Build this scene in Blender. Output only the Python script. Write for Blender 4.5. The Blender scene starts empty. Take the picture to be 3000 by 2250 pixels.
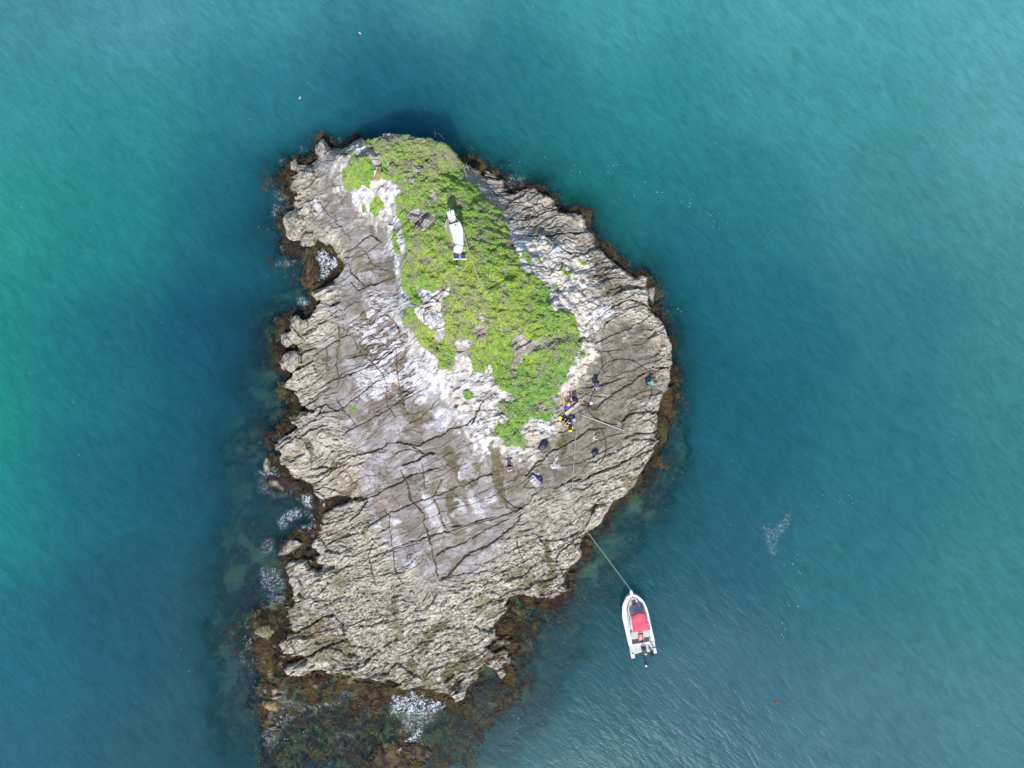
import bpy, bmesh, math, random
import numpy as np
from mathutils import Vector, Matrix
R = math.radians
random.seed(7)
rng = np.random.default_rng(11)
SC = bpy.context.scene
COL = SC.collection

# ------------------------------------------------------------------ camera, light, exposure
CAMH = 70.0            # metres above the water
FPX = 2250.0           # focal length in pixels of the 3000 px wide photograph
cam_d = bpy.data.cameras.new('camera')
cam_d.sensor_width = 36.0
cam_d.lens = 36.0 * FPX / 3000.0
cam_d.clip_end = 20000
cam = bpy.data.objects.new('camera', cam_d)
COL.objects.link(cam)
cam.location = (0, 0, CAMH)
SC.camera = cam

SUN_EL, SUN_DIR = 54.0, (0.07, -1.0)      # sun stands towards the bottom edge of the picture
az = math.atan2(SUN_DIR[0], SUN_DIR[1])   # compass style: from +Y towards +X
world = bpy.data.worlds.new('World')
SC.world = world
world.use_nodes = True
wn = world.node_tree
bg = wn.nodes['Background']
sky = wn.nodes.new('ShaderNodeTexSky')
sky.sky_type = 'NISHITA'
sky.sun_disc = False
sky.sun_elevation = R(SUN_EL)
sky.sun_rotation = az
sky.altitude = 50
wn.links.new(sky.outputs[0], bg.inputs[0])
bg.inputs[1].default_value = 0.15
sd = bpy.data.lights.new('sun', 'SUN')
sd.energy = 3.5
sd.angle = R(0.6)
sd.color = (1.0, 0.965, 0.91)
sun = bpy.data.objects.new('sun', sd)
COL.objects.link(sun)
sv = Vector((SUN_DIR[0], SUN_DIR[1], 0)).normalized() * math.cos(R(SUN_EL)) + Vector((0, 0, math.sin(R(SUN_EL))))
sun.rotation_euler = sv.to_track_quat('Z', 'Y').to_euler()
sun.location = sv * 100
SC.view_settings.view_transform = 'Standard'
SC.view_settings.look = 'None'
SC.view_settings.exposure = 0.17
SC.view_settings.gamma = 1.0
SC.render.engine = 'CYCLES'
SC.cycles.max_bounces = 5
SC.cycles.diffuse_bounces = 2
SC.cycles.glossy_bounces = 2
SC.cycles.transparent_max_bounces = 8
SC.cycles.caustics_reflective = False
SC.cycles.caustics_refractive = False

# ------------------------------------------------------------------ small helpers
def P(px, py, z=0.0):
    k = (CAMH - z) / FPX
    return ((px - 1500.0) * k, (1125.0 - py) * k, z)

def tag(o, label=None, cat=None, group=None, kind=None):
    if label: o['label'] = label
    if cat: o['category'] = cat
    if group: o['group'] = group
    if kind: o['kind'] = kind
    return o

def empty(name, loc, rz=0.0):
    o = bpy.data.objects.new(name, None)
    o.empty_display_size = 0.2
    COL.objects.link(o)
    o.location = loc
    o.rotation_euler = (0, 0, rz)
    return o

def mesh_np(name, verts, faces, mat=None, parent=None, cols=None, smooth=True, attrs=None):
    """verts (n,3), faces (m,k) arrays -> one mesh object"""
    verts = np.asarray(verts, np.float32); faces = np.asarray(faces, np.int32)
    m, k = faces.shape
    me = bpy.data.meshes.new(name)
    me.vertices.add(len(verts)); me.vertices.foreach_set('co', verts.ravel())
    me.loops.add(m * k); me.loops.foreach_set('vertex_index', faces.ravel())
    me.polygons.add(m)
    me.polygons.foreach_set('loop_start', np.arange(0, m * k, k, dtype=np.int32))
    me.polygons.foreach_set('loop_total', np.full(m, k, np.int32))
    if smooth: me.polygons.foreach_set('use_smooth', np.ones(m, bool))
    me.update(calc_edges=True)
    if cols is not None:
        a = me.color_attributes.new('Col', 'FLOAT_COLOR', 'POINT')
        c = np.ones((len(verts), 4), np.float32); c[:, :3] = cols
        a.data.foreach_set('color', c.ravel())
    for an, av in (attrs or {}).items():
        a = me.attributes.new(an, 'FLOAT', 'POINT'); a.data.foreach_set('value', np.asarray(av, np.float32).ravel())
    o = bpy.data.objects.new(name, me)
    COL.objects.link(o)
    if mat: me.materials.append(mat)
    if parent: o.parent = parent
    return o

def obj(name, bm, mat=None, parent=None, smooth=False):
    me = bpy.data.meshes.new(name)
    bmesh.ops.recalc_face_normals(bm, faces=bm.faces)
    for f in bm.faces: f.smooth = smooth
    bm.to_mesh(me); bm.free()
    o = bpy.data.objects.new(name, me)
    COL.objects.link(o)
    if mat: me.materials.append(mat)
    if parent: o.parent = parent
    return o

# ---- noise -----------------------------------------------------------------
def _h(ix, iy, seed):
    n = (ix.astype(np.int64) * 374761393 + iy.astype(np.int64) * 668265263 + seed * 1442695041) & 0xffffffff
    n = ((n ^ (n >> 13)) * 1274126177) & 0xffffffff
    n = n ^ (n >> 16)
    return (n & 0xffff).astype(np.float32) / 65535.0

def vn(x, y, seed=0):
    ix = np.floor(x); iy = np.floor(y)
    fx = (x - ix).astype(np.float32); fy = (y - iy).astype(np.float32)
    fx = fx * fx * fx * (fx * (fx * 6 - 15) + 10); fy = fy * fy * fy * (fy * (fy * 6 - 15) + 10)
    a = _h(ix, iy, seed); b = _h(ix + 1, iy, seed); c = _h(ix, iy + 1, seed); d = _h(ix + 1, iy + 1, seed)
    return (a + (b - a) * fx) * (1 - fy) + (c + (d - c) * fx) * fy

def fbm(x, y, seed=0, octv=4, gain=0.5):
    t = 0; a = 1.0; s = 0
    for i in range(octv):
        t = t + a * vn(x, y, seed + i * 17); s += a
        ca, sa = 0.8, 0.6
        x, y = (x * ca - y * sa) * 2.03 + 5.1, (x * sa + y * ca) * 2.03 + 9.7
        a *= gain
    return t / s * 2 - 1

def worley(x, y, seed=0, jit=0.9):
    ix = np.floor(x); iy = np.floor(y)
    f1 = np.full(x.shape, 9.0, np.float32); f2 = np.full(x.shape, 9.0, np.float32)
    cid = np.zeros(x.shape, np.float32); cx = np.zeros(x.shape, np.float32); cy = np.zeros(x.shape, np.float32)
    for dx in (-1, 0, 1):
        for dy in (-1, 0, 1):
            jx = ix + dx; jy = iy + dy
            qx = (jx + 0.5 + (_h(jx, jy, seed) - 0.5) * jit - x).astype(np.float32)
            qy = (jy + 0.5 + (_h(jx, jy, seed + 5) - 0.5) * jit - y).astype(np.float32)
            d = np.sqrt(qx * qx + qy * qy)
            near = d < f1
            f2 = np.where(near, f1, np.minimum(f2, d))
            cid = np.where(near, _h(jx, jy, seed + 9), cid)
            cx = np.where(near, -qx, cx); cy = np.where(near, -qy, cy)
            f1 = np.where(near, d, f1)
    return f1, f2, cid, cx, cy

def sst(a, b, x):
    t = np.clip((x - a) / (b - a), 0, 1)
    return t * t * (3 - 2 * t)

def sdf_poly(poly, X, Y):
    """signed distance, positive inside"""
    shp = X.shape
    x = X.ravel().astype(np.float32); y = Y.ravel().astype(np.float32)
    d2 = np.full(x.shape, 1e12, np.float32); ins = np.zeros(x.shape, bool)
    n = len(poly)
    for i in range(n):
        ax, ay = poly[i][:2]; bx, by = poly[(i + 1) % n][:2]
        ex, ey = bx - ax, by - ay
        wx, wy = x - ax, y - ay
        t = np.clip((wx * ex + wy * ey) / (ex * ex + ey * ey + 1e-9), 0, 1)
        qx = wx - ex * t; qy = wy - ey * t
        d2 = np.minimum(d2, qx * qx + qy * qy)
        c = ((ay <= y) & (by > y)) | ((by <= y) & (ay > y))
        if ey != 0:
            ins ^= c & (x < ax + (y - ay) * ex / ey)
    d = np.sqrt(d2)
    return np.where(ins, d, -d).reshape(shp)

def bilin(G, gx, gy):
    """G[j,i]; gx,gy in index units"""
    ny, nx = G.shape[:2]
    gx = np.clip(gx, 0, nx - 1.001); gy = np.clip(gy, 0, ny - 1.001)
    i = gx.astype(np.int32); j = gy.astype(np.int32)
    fx = (gx - i); fy = (gy - j)
    if G.ndim == 3: fx = fx[..., None]; fy = fy[..., None]
    return (G[j, i] * (1 - fx) + G[j, i + 1] * fx) * (1 - fy) + (G[j + 1, i] * (1 - fx) + G[j + 1, i + 1] * fx) * fy

# ------------------------------------------------------------------ outlines of the place, traced in photograph pixels
def cr(x0, y0, k, pts):
    return [(x0 + k * a, y0 + k * b) for a, b in pts]

COAST = [(940,407),(955,418),(972,432),(1000,434),(1019,428),(1044,408),(1062,416),(1100,430),(1180,428),(1240,434),(1290,446),(1330,466),
(1351,474),(1360,462),(1378,470),(1412,487),(1419,505),(1449,511),(1480,523),(1474,545),(1490,553),(1517,551),(1547,547),(1592,548),(1622,579),
(1642,604),(1673,613),(1714,621),(1719,653),(1737,681),(1754,714),(1775,738),(1808,765),(1842,796),(1863,809),(1883,799),(1903,809),(1907,853),
(1910,887),(1931,918),(1946,935),(1958,959),(1978,1005),(1977,1063),(1979,1110),(1971,1144),(1955,1162),(1941,1185),(1937,1222),(1944,1259),
(1947,1290),(1927,1310),(1914,1345),(1886,1388),(1876,1421),(1849,1448),(1808,1472),(1788,1503),(1771,1540),(1734,1567),(1710,1601),(1720,1638),
(1697,1658),(1653,1686),(1666,1720),(1655,1745),(1625,1767),(1588,1767),(1571,1770),(1537,1753),(1503,1755),(1490,1784),(1476,1812),(1449,1850),
(1462,1858),(1489,1849),(1503,1880),(1499,1927),(1486,1985),(1469,2002),(1452,1971),(1421,1958),(1404,1985),(1387,2012),(1360,2053),(1333,2070),
(1303,2043),(1235,2026),(1160,2022),(1125,2010),(1087,2000),(1045,1990),(1008,1991),(954,1983),(903,1980),(846,1988),(827,1959),(840,1943),
(887,1926),(868,1926),(821,1928),(802,1886),(810,1868),(853,1853),(837,1829),(830,1788),(842,1772),(848,1725),(835,1706),(826,1661),(842,1639),
(877,1630),(902,1632),(927,1665),(922,1640),(908,1620),(905,1595),(921,1573),(934,1541),(946,1503),(958,1487),(990,1470),(1013,1465),(985,1464),
(953,1476),(927,1468),(908,1446),(902,1434),(883,1418),(845,1402),(829,1380),(813,1351),(802,1326),(797,1301),(793,1285),(820,1272),(854,1248),
(842,1240),(839,1221),(877,1205),(902,1202),(867,1189),(854,1167),(823,1151),(815,1135),(829,1113),(850,1096),(830,1090),(816,1079),(817,1060),
(845,1034),(868,1020),(845,1018),(826,1003),(823,977),(842,955),(858,939),(877,925),(896,923),(902,904),(930,882),(915,868),(908,856),(940,828),
(965,815),(997,777),(1003,768),(978,749),(953,723),(940,711),(918,728),(902,723),(877,698),(845,682),(829,654),(829,632),(848,603),(861,590),
(858,568),(839,546),(845,527),(823,511),(854,499),(850,477),(858,467),(886,467),(921,458),(922,442),(934,426)]

# height control points: photograph pixel, metres above the water
HP = [(900,500,1.2),(870,530,1.0),(940,430,1.6),(960,470,2.4),(1000,450,3.4),(1030,430,4.2),(1060,480,6.0),(1000,560,2.6),(950,600,1.8),(880,650,1.2),
(930,690,1.3),(1000,700,2.0),(1080,650,3.0),(1040,760,2.2),(960,850,1.2),(1060,900,2.2),(950,1000,1.4),(860,960,.9),(1000,1100,1.7),(870,1130,1.0),
(1110,1000,2.6),(1150,1150,2.6),(1050,1250,1.9),(870,1300,1.1),(950,1400,1.1),(1200,1250,2.6),(1250,1400,2.3),(1100,1400,1.8),(1400,1400,2.4),
(1350,1500,2.0),(1250,1600,1.7),(1100,1600,1.4),(980,1600,1.0),(900,1700,.9),(950,1850,.9),(1100,1800,1.1),(1250,1800,1.2),(1400,1700,1.3),
(1300,1950,.6),(1150,1950,.6),(1450,1900,.5),(1550,1600,1.4),(1700,1500,1.2),(1650,1640,.8),(1550,1720,.7),(1600,1420,1.9),(1750,1380,1.6),
(1880,1300,1.0),(1930,1200,1.0),(1960,1060,.9),(1850,1100,1.6),(1750,1200,2.1),(1650,1300,2.5),(1580,1350,2.6),(1700,1160,2.6),(1750,1050,2.8),
(1850,950,1.7),(1930,950,1.0),(1780,900,2.6),(1850,840,1.2),(1740,820,2.6),(1700,720,1.8),(1700,640,1.0),(1600,620,1.2),(1560,570,.9),(1500,600,1.6),
(1450,550,1.3),(1430,520,.9),(1540,680,3.0),(1620,730,3.8),(1620,830,4.6),(1680,950,4.2),(1700,1000,4.0),(1690,1060,3.8),(1660,1120,3.4),(1640,1170,2.9),
(1150,640,4.2),(1130,740,3.4),(1160,850,3.6),(1170,950,4.2),(1210,1060,4.2),(1290,1150,4.2),(1370,1240,3.8),(1430,1310,3.6),(1500,1330,3.0),(1570,1300,3.0),
(1120,404,5.0),(1200,400,5.6),(1280,412,5.6),(1325,440,5.3),(1180,440,6.6),(1260,440,6.8),(1310,470,6.6),(1100,430,4.6),(1110,520,6.2),(1180,560,7.4),(1260,560,8.4),(1330,560,7.8),(1360,600,7.6),(1410,660,7.6),
(1200,700,8.0),(1300,660,9.6),(1340,700,10.0),(1400,760,10.0),(1470,760,8.2),(1230,800,8.8),(1300,850,9.8),(1400,880,10.6),(1500,900,9.4),(1560,900,7.6),
(1210,900,7.4),(1260,960,7.6),(1330,970,8.6),(1450,980,9.4),(1550,990,8.2),(1620,980,6.0),(1640,920,5.8),(1660,1030,5.6),(1310,1050,6.6),(1400,1060,7.0),
(1500,1080,6.8),(1580,1100,6.4),(1620,1150,4.6),(1500,1180,5.8),(1400,1160,5.4),(1560,1200,4.9),(1500,1250,4.8),(1480,1290,4.4),(1600,1200,4.2)]

VEG = [(1073,424),(1095,408),(1130,401),(1177,396),(1225,398),(1288,412),(1320,426),(1342,445),(1351,473),(1364,508),(1370,546),(1395,562),(1419,579),
(1440,595),(1473,623),(1486,653),(1490,687),(1503,721),(1517,748),(1520,779),(1540,797),(1571,809),(1590,830),(1608,843),(1615,884),(1629,925),(1634,905),
(1645,902),(1659,914),(1686,925),(1693,959),(1703,999),(1698,1013),(1684,1052),(1667,1082),(1653,1119),(1634,1146),(1617,1160),(1626,1185),(1617,1218),
(1590,1224),(1556,1227),(1529,1252),(1520,1268),(1545,1290),(1534,1318),(1520,1306),(1495,1310),(1473,1304),(1479,1288),(1459,1277),(1434,1279),(1456,1254),
(1459,1229),(1473,1243),(1490,1224),(1465,1202),(1448,1182),(1473,1168),(1490,1180),(1517,1171),(1495,1152),(1465,1141),(1443,1099),(1445,1074),
(1431,1060),(1420,1094),(1390,1088),(1382,1063),(1368,1032),(1387,1002),(1368,991),(1346,992),(1335,1008),(1339,1028),(1331,1068),(1324,1088),(1290,1080),
(1283,1064),(1284,1051),(1261,1033),(1228,1006),(1209,970),(1190,956),(1180,938),(1187,905),(1214,900),(1218,921),(1236,947),(1265,965),(1280,955),
(1272,983),(1270,1003),(1292,1003),(1306,979),(1308,952),(1294,921),(1297,890),(1315,856),(1322,831),(1295,850),(1274,858),(1228,843),(1216,824),(1218,845),(1225,865),
(1243,889),(1236,901),(1214,892),(1201,880),(1192,856),(1174,838),(1178,790),(1180,761),(1187,730),(1187,698),(1180,686),(1180,654),(1158,625),(1158,587),
(1171,556),(1155,530),(1117,524),(1112,500),(1114,492),(1112,470),(1117,454),(1095,440),(1079,445)]
VEG_HOLES = [
 [(1244,622),(1275,622),(1268,651),(1237,678),(1213,680),(1207,640),(1199,619),(1234,610)],
 [(1262,562),(1285,560),(1292,580),(1278,596),(1262,585)],
 [(1209,500),(1222,495),(1228,508),(1214,514)],[(1200,522),(1218,520),(1216,538),(1203,540)],
 [(1325,705),(1362,712),(1362,752),(1330,750)],
 [(1500,990),(1530,985),(1560,1000),(1600,1005),(1637,985),(1640,1000),(1590,1022),(1550,1030),(1522,1060),(1512,1098),(1500,1095),(1505,1050),(1503,1020)],
 [(1390,962),(1412,950),(1428,965),(1414,985),(1392,982)],[(1403,920),(1415,916),(1418,945),(1408,948)],
 [(1578,1190),(1598,1185),(1602,1198),(1585,1210)],[(1292,556),(1300,552),(1302,562)],
 [(1118,486),(1135,478),(1155,480),(1140,492),(1120,496)]]
# separate green patches: outline, label
PATCH = {
 'nw': cr(750,350,.3165,[(880,310),(960,350),(1030,330),(1080,420),(1100,520),(1060,640),(1000,620),(960,670),(900,610),(850,660),(800,600),(790,450),(870,430)]),
 'ledge': cr(750,350,.3165,[(1090,740),(1150,730),(1200,800),(1150,860),(1110,910),(1080,870),(1070,800)]),
 'cliff': cr(750,350,.3165,[(1280,1040),(1310,1050),(1315,1140),(1330,1240),(1290,1230),(1270,1110)]),
 'tuft_a': cr(750,350,.3165,[(970,790),(1005,780),(1015,850),(980,850)]),
 'round': [(1372+12*math.cos(t*.7)*(1+.12*math.sin(t*3)),1157+14*math.sin(t*.7)) for t in range(9)],
 'east': [(1530,748),(1547,741),(1558,775),(1556,782),(1542,765)],
 'lower_east': [(1371,531),(1390,540),(1405,560),(1418,585),(1400,575),(1375,552)],
 'north': [(1063,423),(1078,412),(1098,406),(1104,410),(1088,428),(1070,434)],
 'ts1': [(1640,782),(1655,784),(1657,796),(1644,799)], 'ts2': [(1655,799),(1672,799),(1671,809),(1657,810)],
 'ts3': [(1690,758),(1702,760),(1716,772),(1712,778),(1700,768)], 'ts4': [(1573,754),(1588,756),(1586,763),(1574,762)],
 'ts5': [(1622,838),(1634,836),(1636,848),(1625,850)], 'ts6': [(1701,1028),(1711,1026),(1715,1036),(1706,1046),(1700,1040)],
 'ts7': cr(750,800,.3165,[(865,1225),(890,1235),(930,1270),(915,1285),(880,1250)])}

TIDAL = [[(775,1385),(850,1405),(900,1440),(930,1480),(900,1500),(840,1450),(790,1430)],[(800,1600),(870,1545),(935,1510),(935,1560),(905,1600),(830,1640),(805,1630)],
 [(735,1830),(760,1780),(840,1735),(870,1800),(860,1960),(780,1985),(728,1930)],[(760,1980),(900,1985),(1090,2000),(1150,2040),(1100,2100),(950,2080),(830,2110),(765,2080)],[(815,690),(860,700),(920,740),(900,760),(840,760),(805,730)],
 [(795,1250),(840,1200),(900,1210),(840,1260),(795,1290)],[(790,930),(860,900),(900,900),(850,950),(810,980)],[(790,1010),(830,1000),(850,1040),(800,1060)],[(845,470),(900,455),(925,455),(860,480),(820,520),(810,510)],
 [(1351,480),(1400,490),(1420,510),(1380,510)],[(1540,545),(1600,550),(1680,615),(1730,625),(1745,690),(1830,795),(1870,800),(1900,790),(1930,840),(1935,900),(1900,840),(1840,805),(1720,690),(1650,615)],[(1940,1170),(1975,1150),(1990,1220),(1950,1300),(1925,1330),(1940,1240)]]
ZONES = {
 'shoal': [(1500,2300),(1560,2200),(1640,2080),(1700,1960),(1740,1850),(1780,1740),(1850,1640),(1960,1500),(2020,1400),(2030,1250),(2010,1150),(1960,1160),(1900,1300),(1750,1500),(1650,1700),(1550,1750),(1450,1900),(1400,2050),(1350,2300)],
 'sandy': [(1990,1170),(2015,1250),(2020,1340),(1980,1400),(1930,1440),(1900,1480),(1850,1560),(1800,1660),(1740,1720),(1700,1760),(1680,1700),(1740,1640),(1800,1560),(1850,1480),(1900,1420),(1940,1350),(1960,1300),(1965,1220)],
 'sandl': [(640,1850),(700,1900),(730,2000),(700,2100),(690,2250),(620,2250),(600,2100),(590,1960)],
 'gray': [(960,440),(985,470),(975,520),(1000,560),(1060,640),(1140,700),(1165,800),(1160,900),(1200,1000),(1250,1060),(1380,1200),(1430,1290),(1500,1340),(1590,1380),(1560,1470),(1480,1560),(1470,1640),(1380,1690),
          (1250,1690),(1160,1640),(1110,1560),(1060,1450),(1060,1380),(1090,1330),(1030,1290),(960,1220),(930,1120),(925,1050),(980,960),(975,860),(1000,800),(1010,720),(970,680),(905,660),(925,600),(920,520),(930,450)],
 'tan': [(1745,975),(1830,955),(1890,985),(1945,1060),(1935,1140),(1870,1200),(1845,1290),(1760,1340),(1680,1400),(1600,1460),(1560,1440),(1560,1350),(1600,1320),(1650,1250),(1690,1160),(1740,1110),(1748,1030)],
 'tan2': [(1730,760),(1760,750),(1810,790),(1825,860),(1800,900),(1770,860),(1735,830)],
 'lilac': [(1040,950),(1090,880),(1150,850),(1175,950),(1230,1070),(1260,1130),(1230,1180),(1130,1150),(1110,1090),(1060,1050)],
 'white': [(1044,412),(1020,440),(985,470),(975,500),(1000,560),(1045,620),(1090,660),(1130,700),(1150,760),(1160,860),(1160,930),(1180,1020),(1240,1090),(1330,1190),(1345,1250),(1370,1290),(1420,1330),(1520,1345),(1590,1310),(1630,1245),
           (1640,1180),(1700,1090),(1738,1020),(1735,960),(1790,900),(1735,840),(1720,770),(1690,720),(1600,690),(1530,690),(1480,620),(1430,590),(1370,540),(1340,440),(1200,395),(1100,405)],
 'creamrubble': [(1560,700),(1620,730),(1700,760),(1740,820),(1740,900),(1740,990),(1735,1060),(1690,1120),(1640,1180),(1655,1100),(1700,1010),(1680,920),(1600,820),(1540,760)],
 'barn': [(1480,1650),(1600,1600),(1700,1500),(1800,1420),(1900,1300),(1950,1280),(1930,1330),(1850,1450),(1700,1600),(1660,1740),(1500,1760),(1450,1860),(1480,2000),(1300,2060),(1100,2010),(830,1990),(800,1880),(850,1700),(830,1640),
          (930,1620),(1000,1700),(1100,1760),(1250,1760),(1380,1720)],
 'kelpreef': [(770,1980),(840,1980),(960,1975),(1090,1995),(1160,2015),(1240,2025),(1330,2065),(1400,2010),(1480,2000),(1510,1900),(1480,1830),(1500,1780),(1560,1770),(1600,1800),(1560,1880),(1560,2000),(1500,2080),(1420,2160),(1380,2270),(1000,2270),
              (750,2270),(745,2150),(735,2060),(760,2010)],
 'olivereef': [(1085,1985),(1130,2000),(1145,2040),(1120,2090),(1090,2100),(1060,2050),(1020,2010)],
 'reef2': [(1090,2200),(1150,2170),(1230,2160),(1260,2200),(1240,2270),(1060,2270)],
 'olivelow': [(1300,2060),(1340,2010),(1380,1960),(1440,1890),(1480,1860),(1505,1880),(1500,1950),(1480,2000),(1450,1965),(1420,1955),(1390,2010),(1340,2065)],
}
SPOTS_LILAC = [(1385,1470,13,48,-28),(1350,1482,10,22,-20),(1418,1500,10,40,-30),(1209,1648,13,24,-10),(1107,1535,10,20,-20),(1126,1582,7,14,-20),(1345,1386,10,12,0),
  (1571,1402,22,24,0),(1465,1600,8,22,-28),(1152,1525,16,14,0),(1268,925,20,22,0),(1625,1365,16,12,0),(1600,1340,8,8,0),(1440,1460,9,25,-28),(1100,1110,60,60,0),(1240,1120,40,50,0),(930,610,16,30,0),(1265,1500,20,70,-25),(1290,1230,40,40,0)]
SPOTS_OCHRE = [(1105,505,7,14,20),(1110,492,14,5,20),(1093,570,3,12,0),(1540,1275,26,12,25),(1552,1262,14,8,20),(1538,1305,6,16,0),(1718,1048,4,16,0),(1545,733,5,6,0),(1265,926,12,14,0),(1165,1075,6,6,0),(1058,640,6,6,0),(1560,1300,10,14,0)]
OLIVE_LINES = [([(1440,1300),(1450,1390),(1463,1440),(1475,1470),(1520,1485)],13),([(1310,1315),(1320,1370),(1345,1410),(1375,1415),(1395,1380),(1400,1345)],9),
  ([(1330,1440),(1322,1500),(1345,1545)],9),([(1598,1600),(1612,1640),(1618,1680),(1598,1720),(1590,1750)],11),([(1180,1990),(1225,1920),(1270,1860),(1310,1835)],9),
  ([(905,1290),(915,1330),(905,1345)],9),([(1190,1150),(1175,1180),(1185,1220),(1220,1240),(1260,1225)],10),([(1160,1800),(1165,1760)],10),([(1075,1570),(1085,1540)],6),([(1620,1250),(1650,1280),(1640,1330)],8),
  ([(1560,1420),(1535,1360),(1500,1410)],4),([(960,1370),(985,1360)],9),([(1000,1440),(1030,1450),(1040,1430)],8),([(1500,1900),(1440,1920),(1370,1930),(1300,1990)],14)]
POOLS = [([(1098,1318),(1125,1316)],7,.12),([(1618,1440),(1650,1420),(1690,1405)],7,.12),([(1675,1425),(1700,1435)],9,.12),([(987,1298),(1005,1292)],5,.1),([(976,895),(998,880)],7,.35)]

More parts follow.
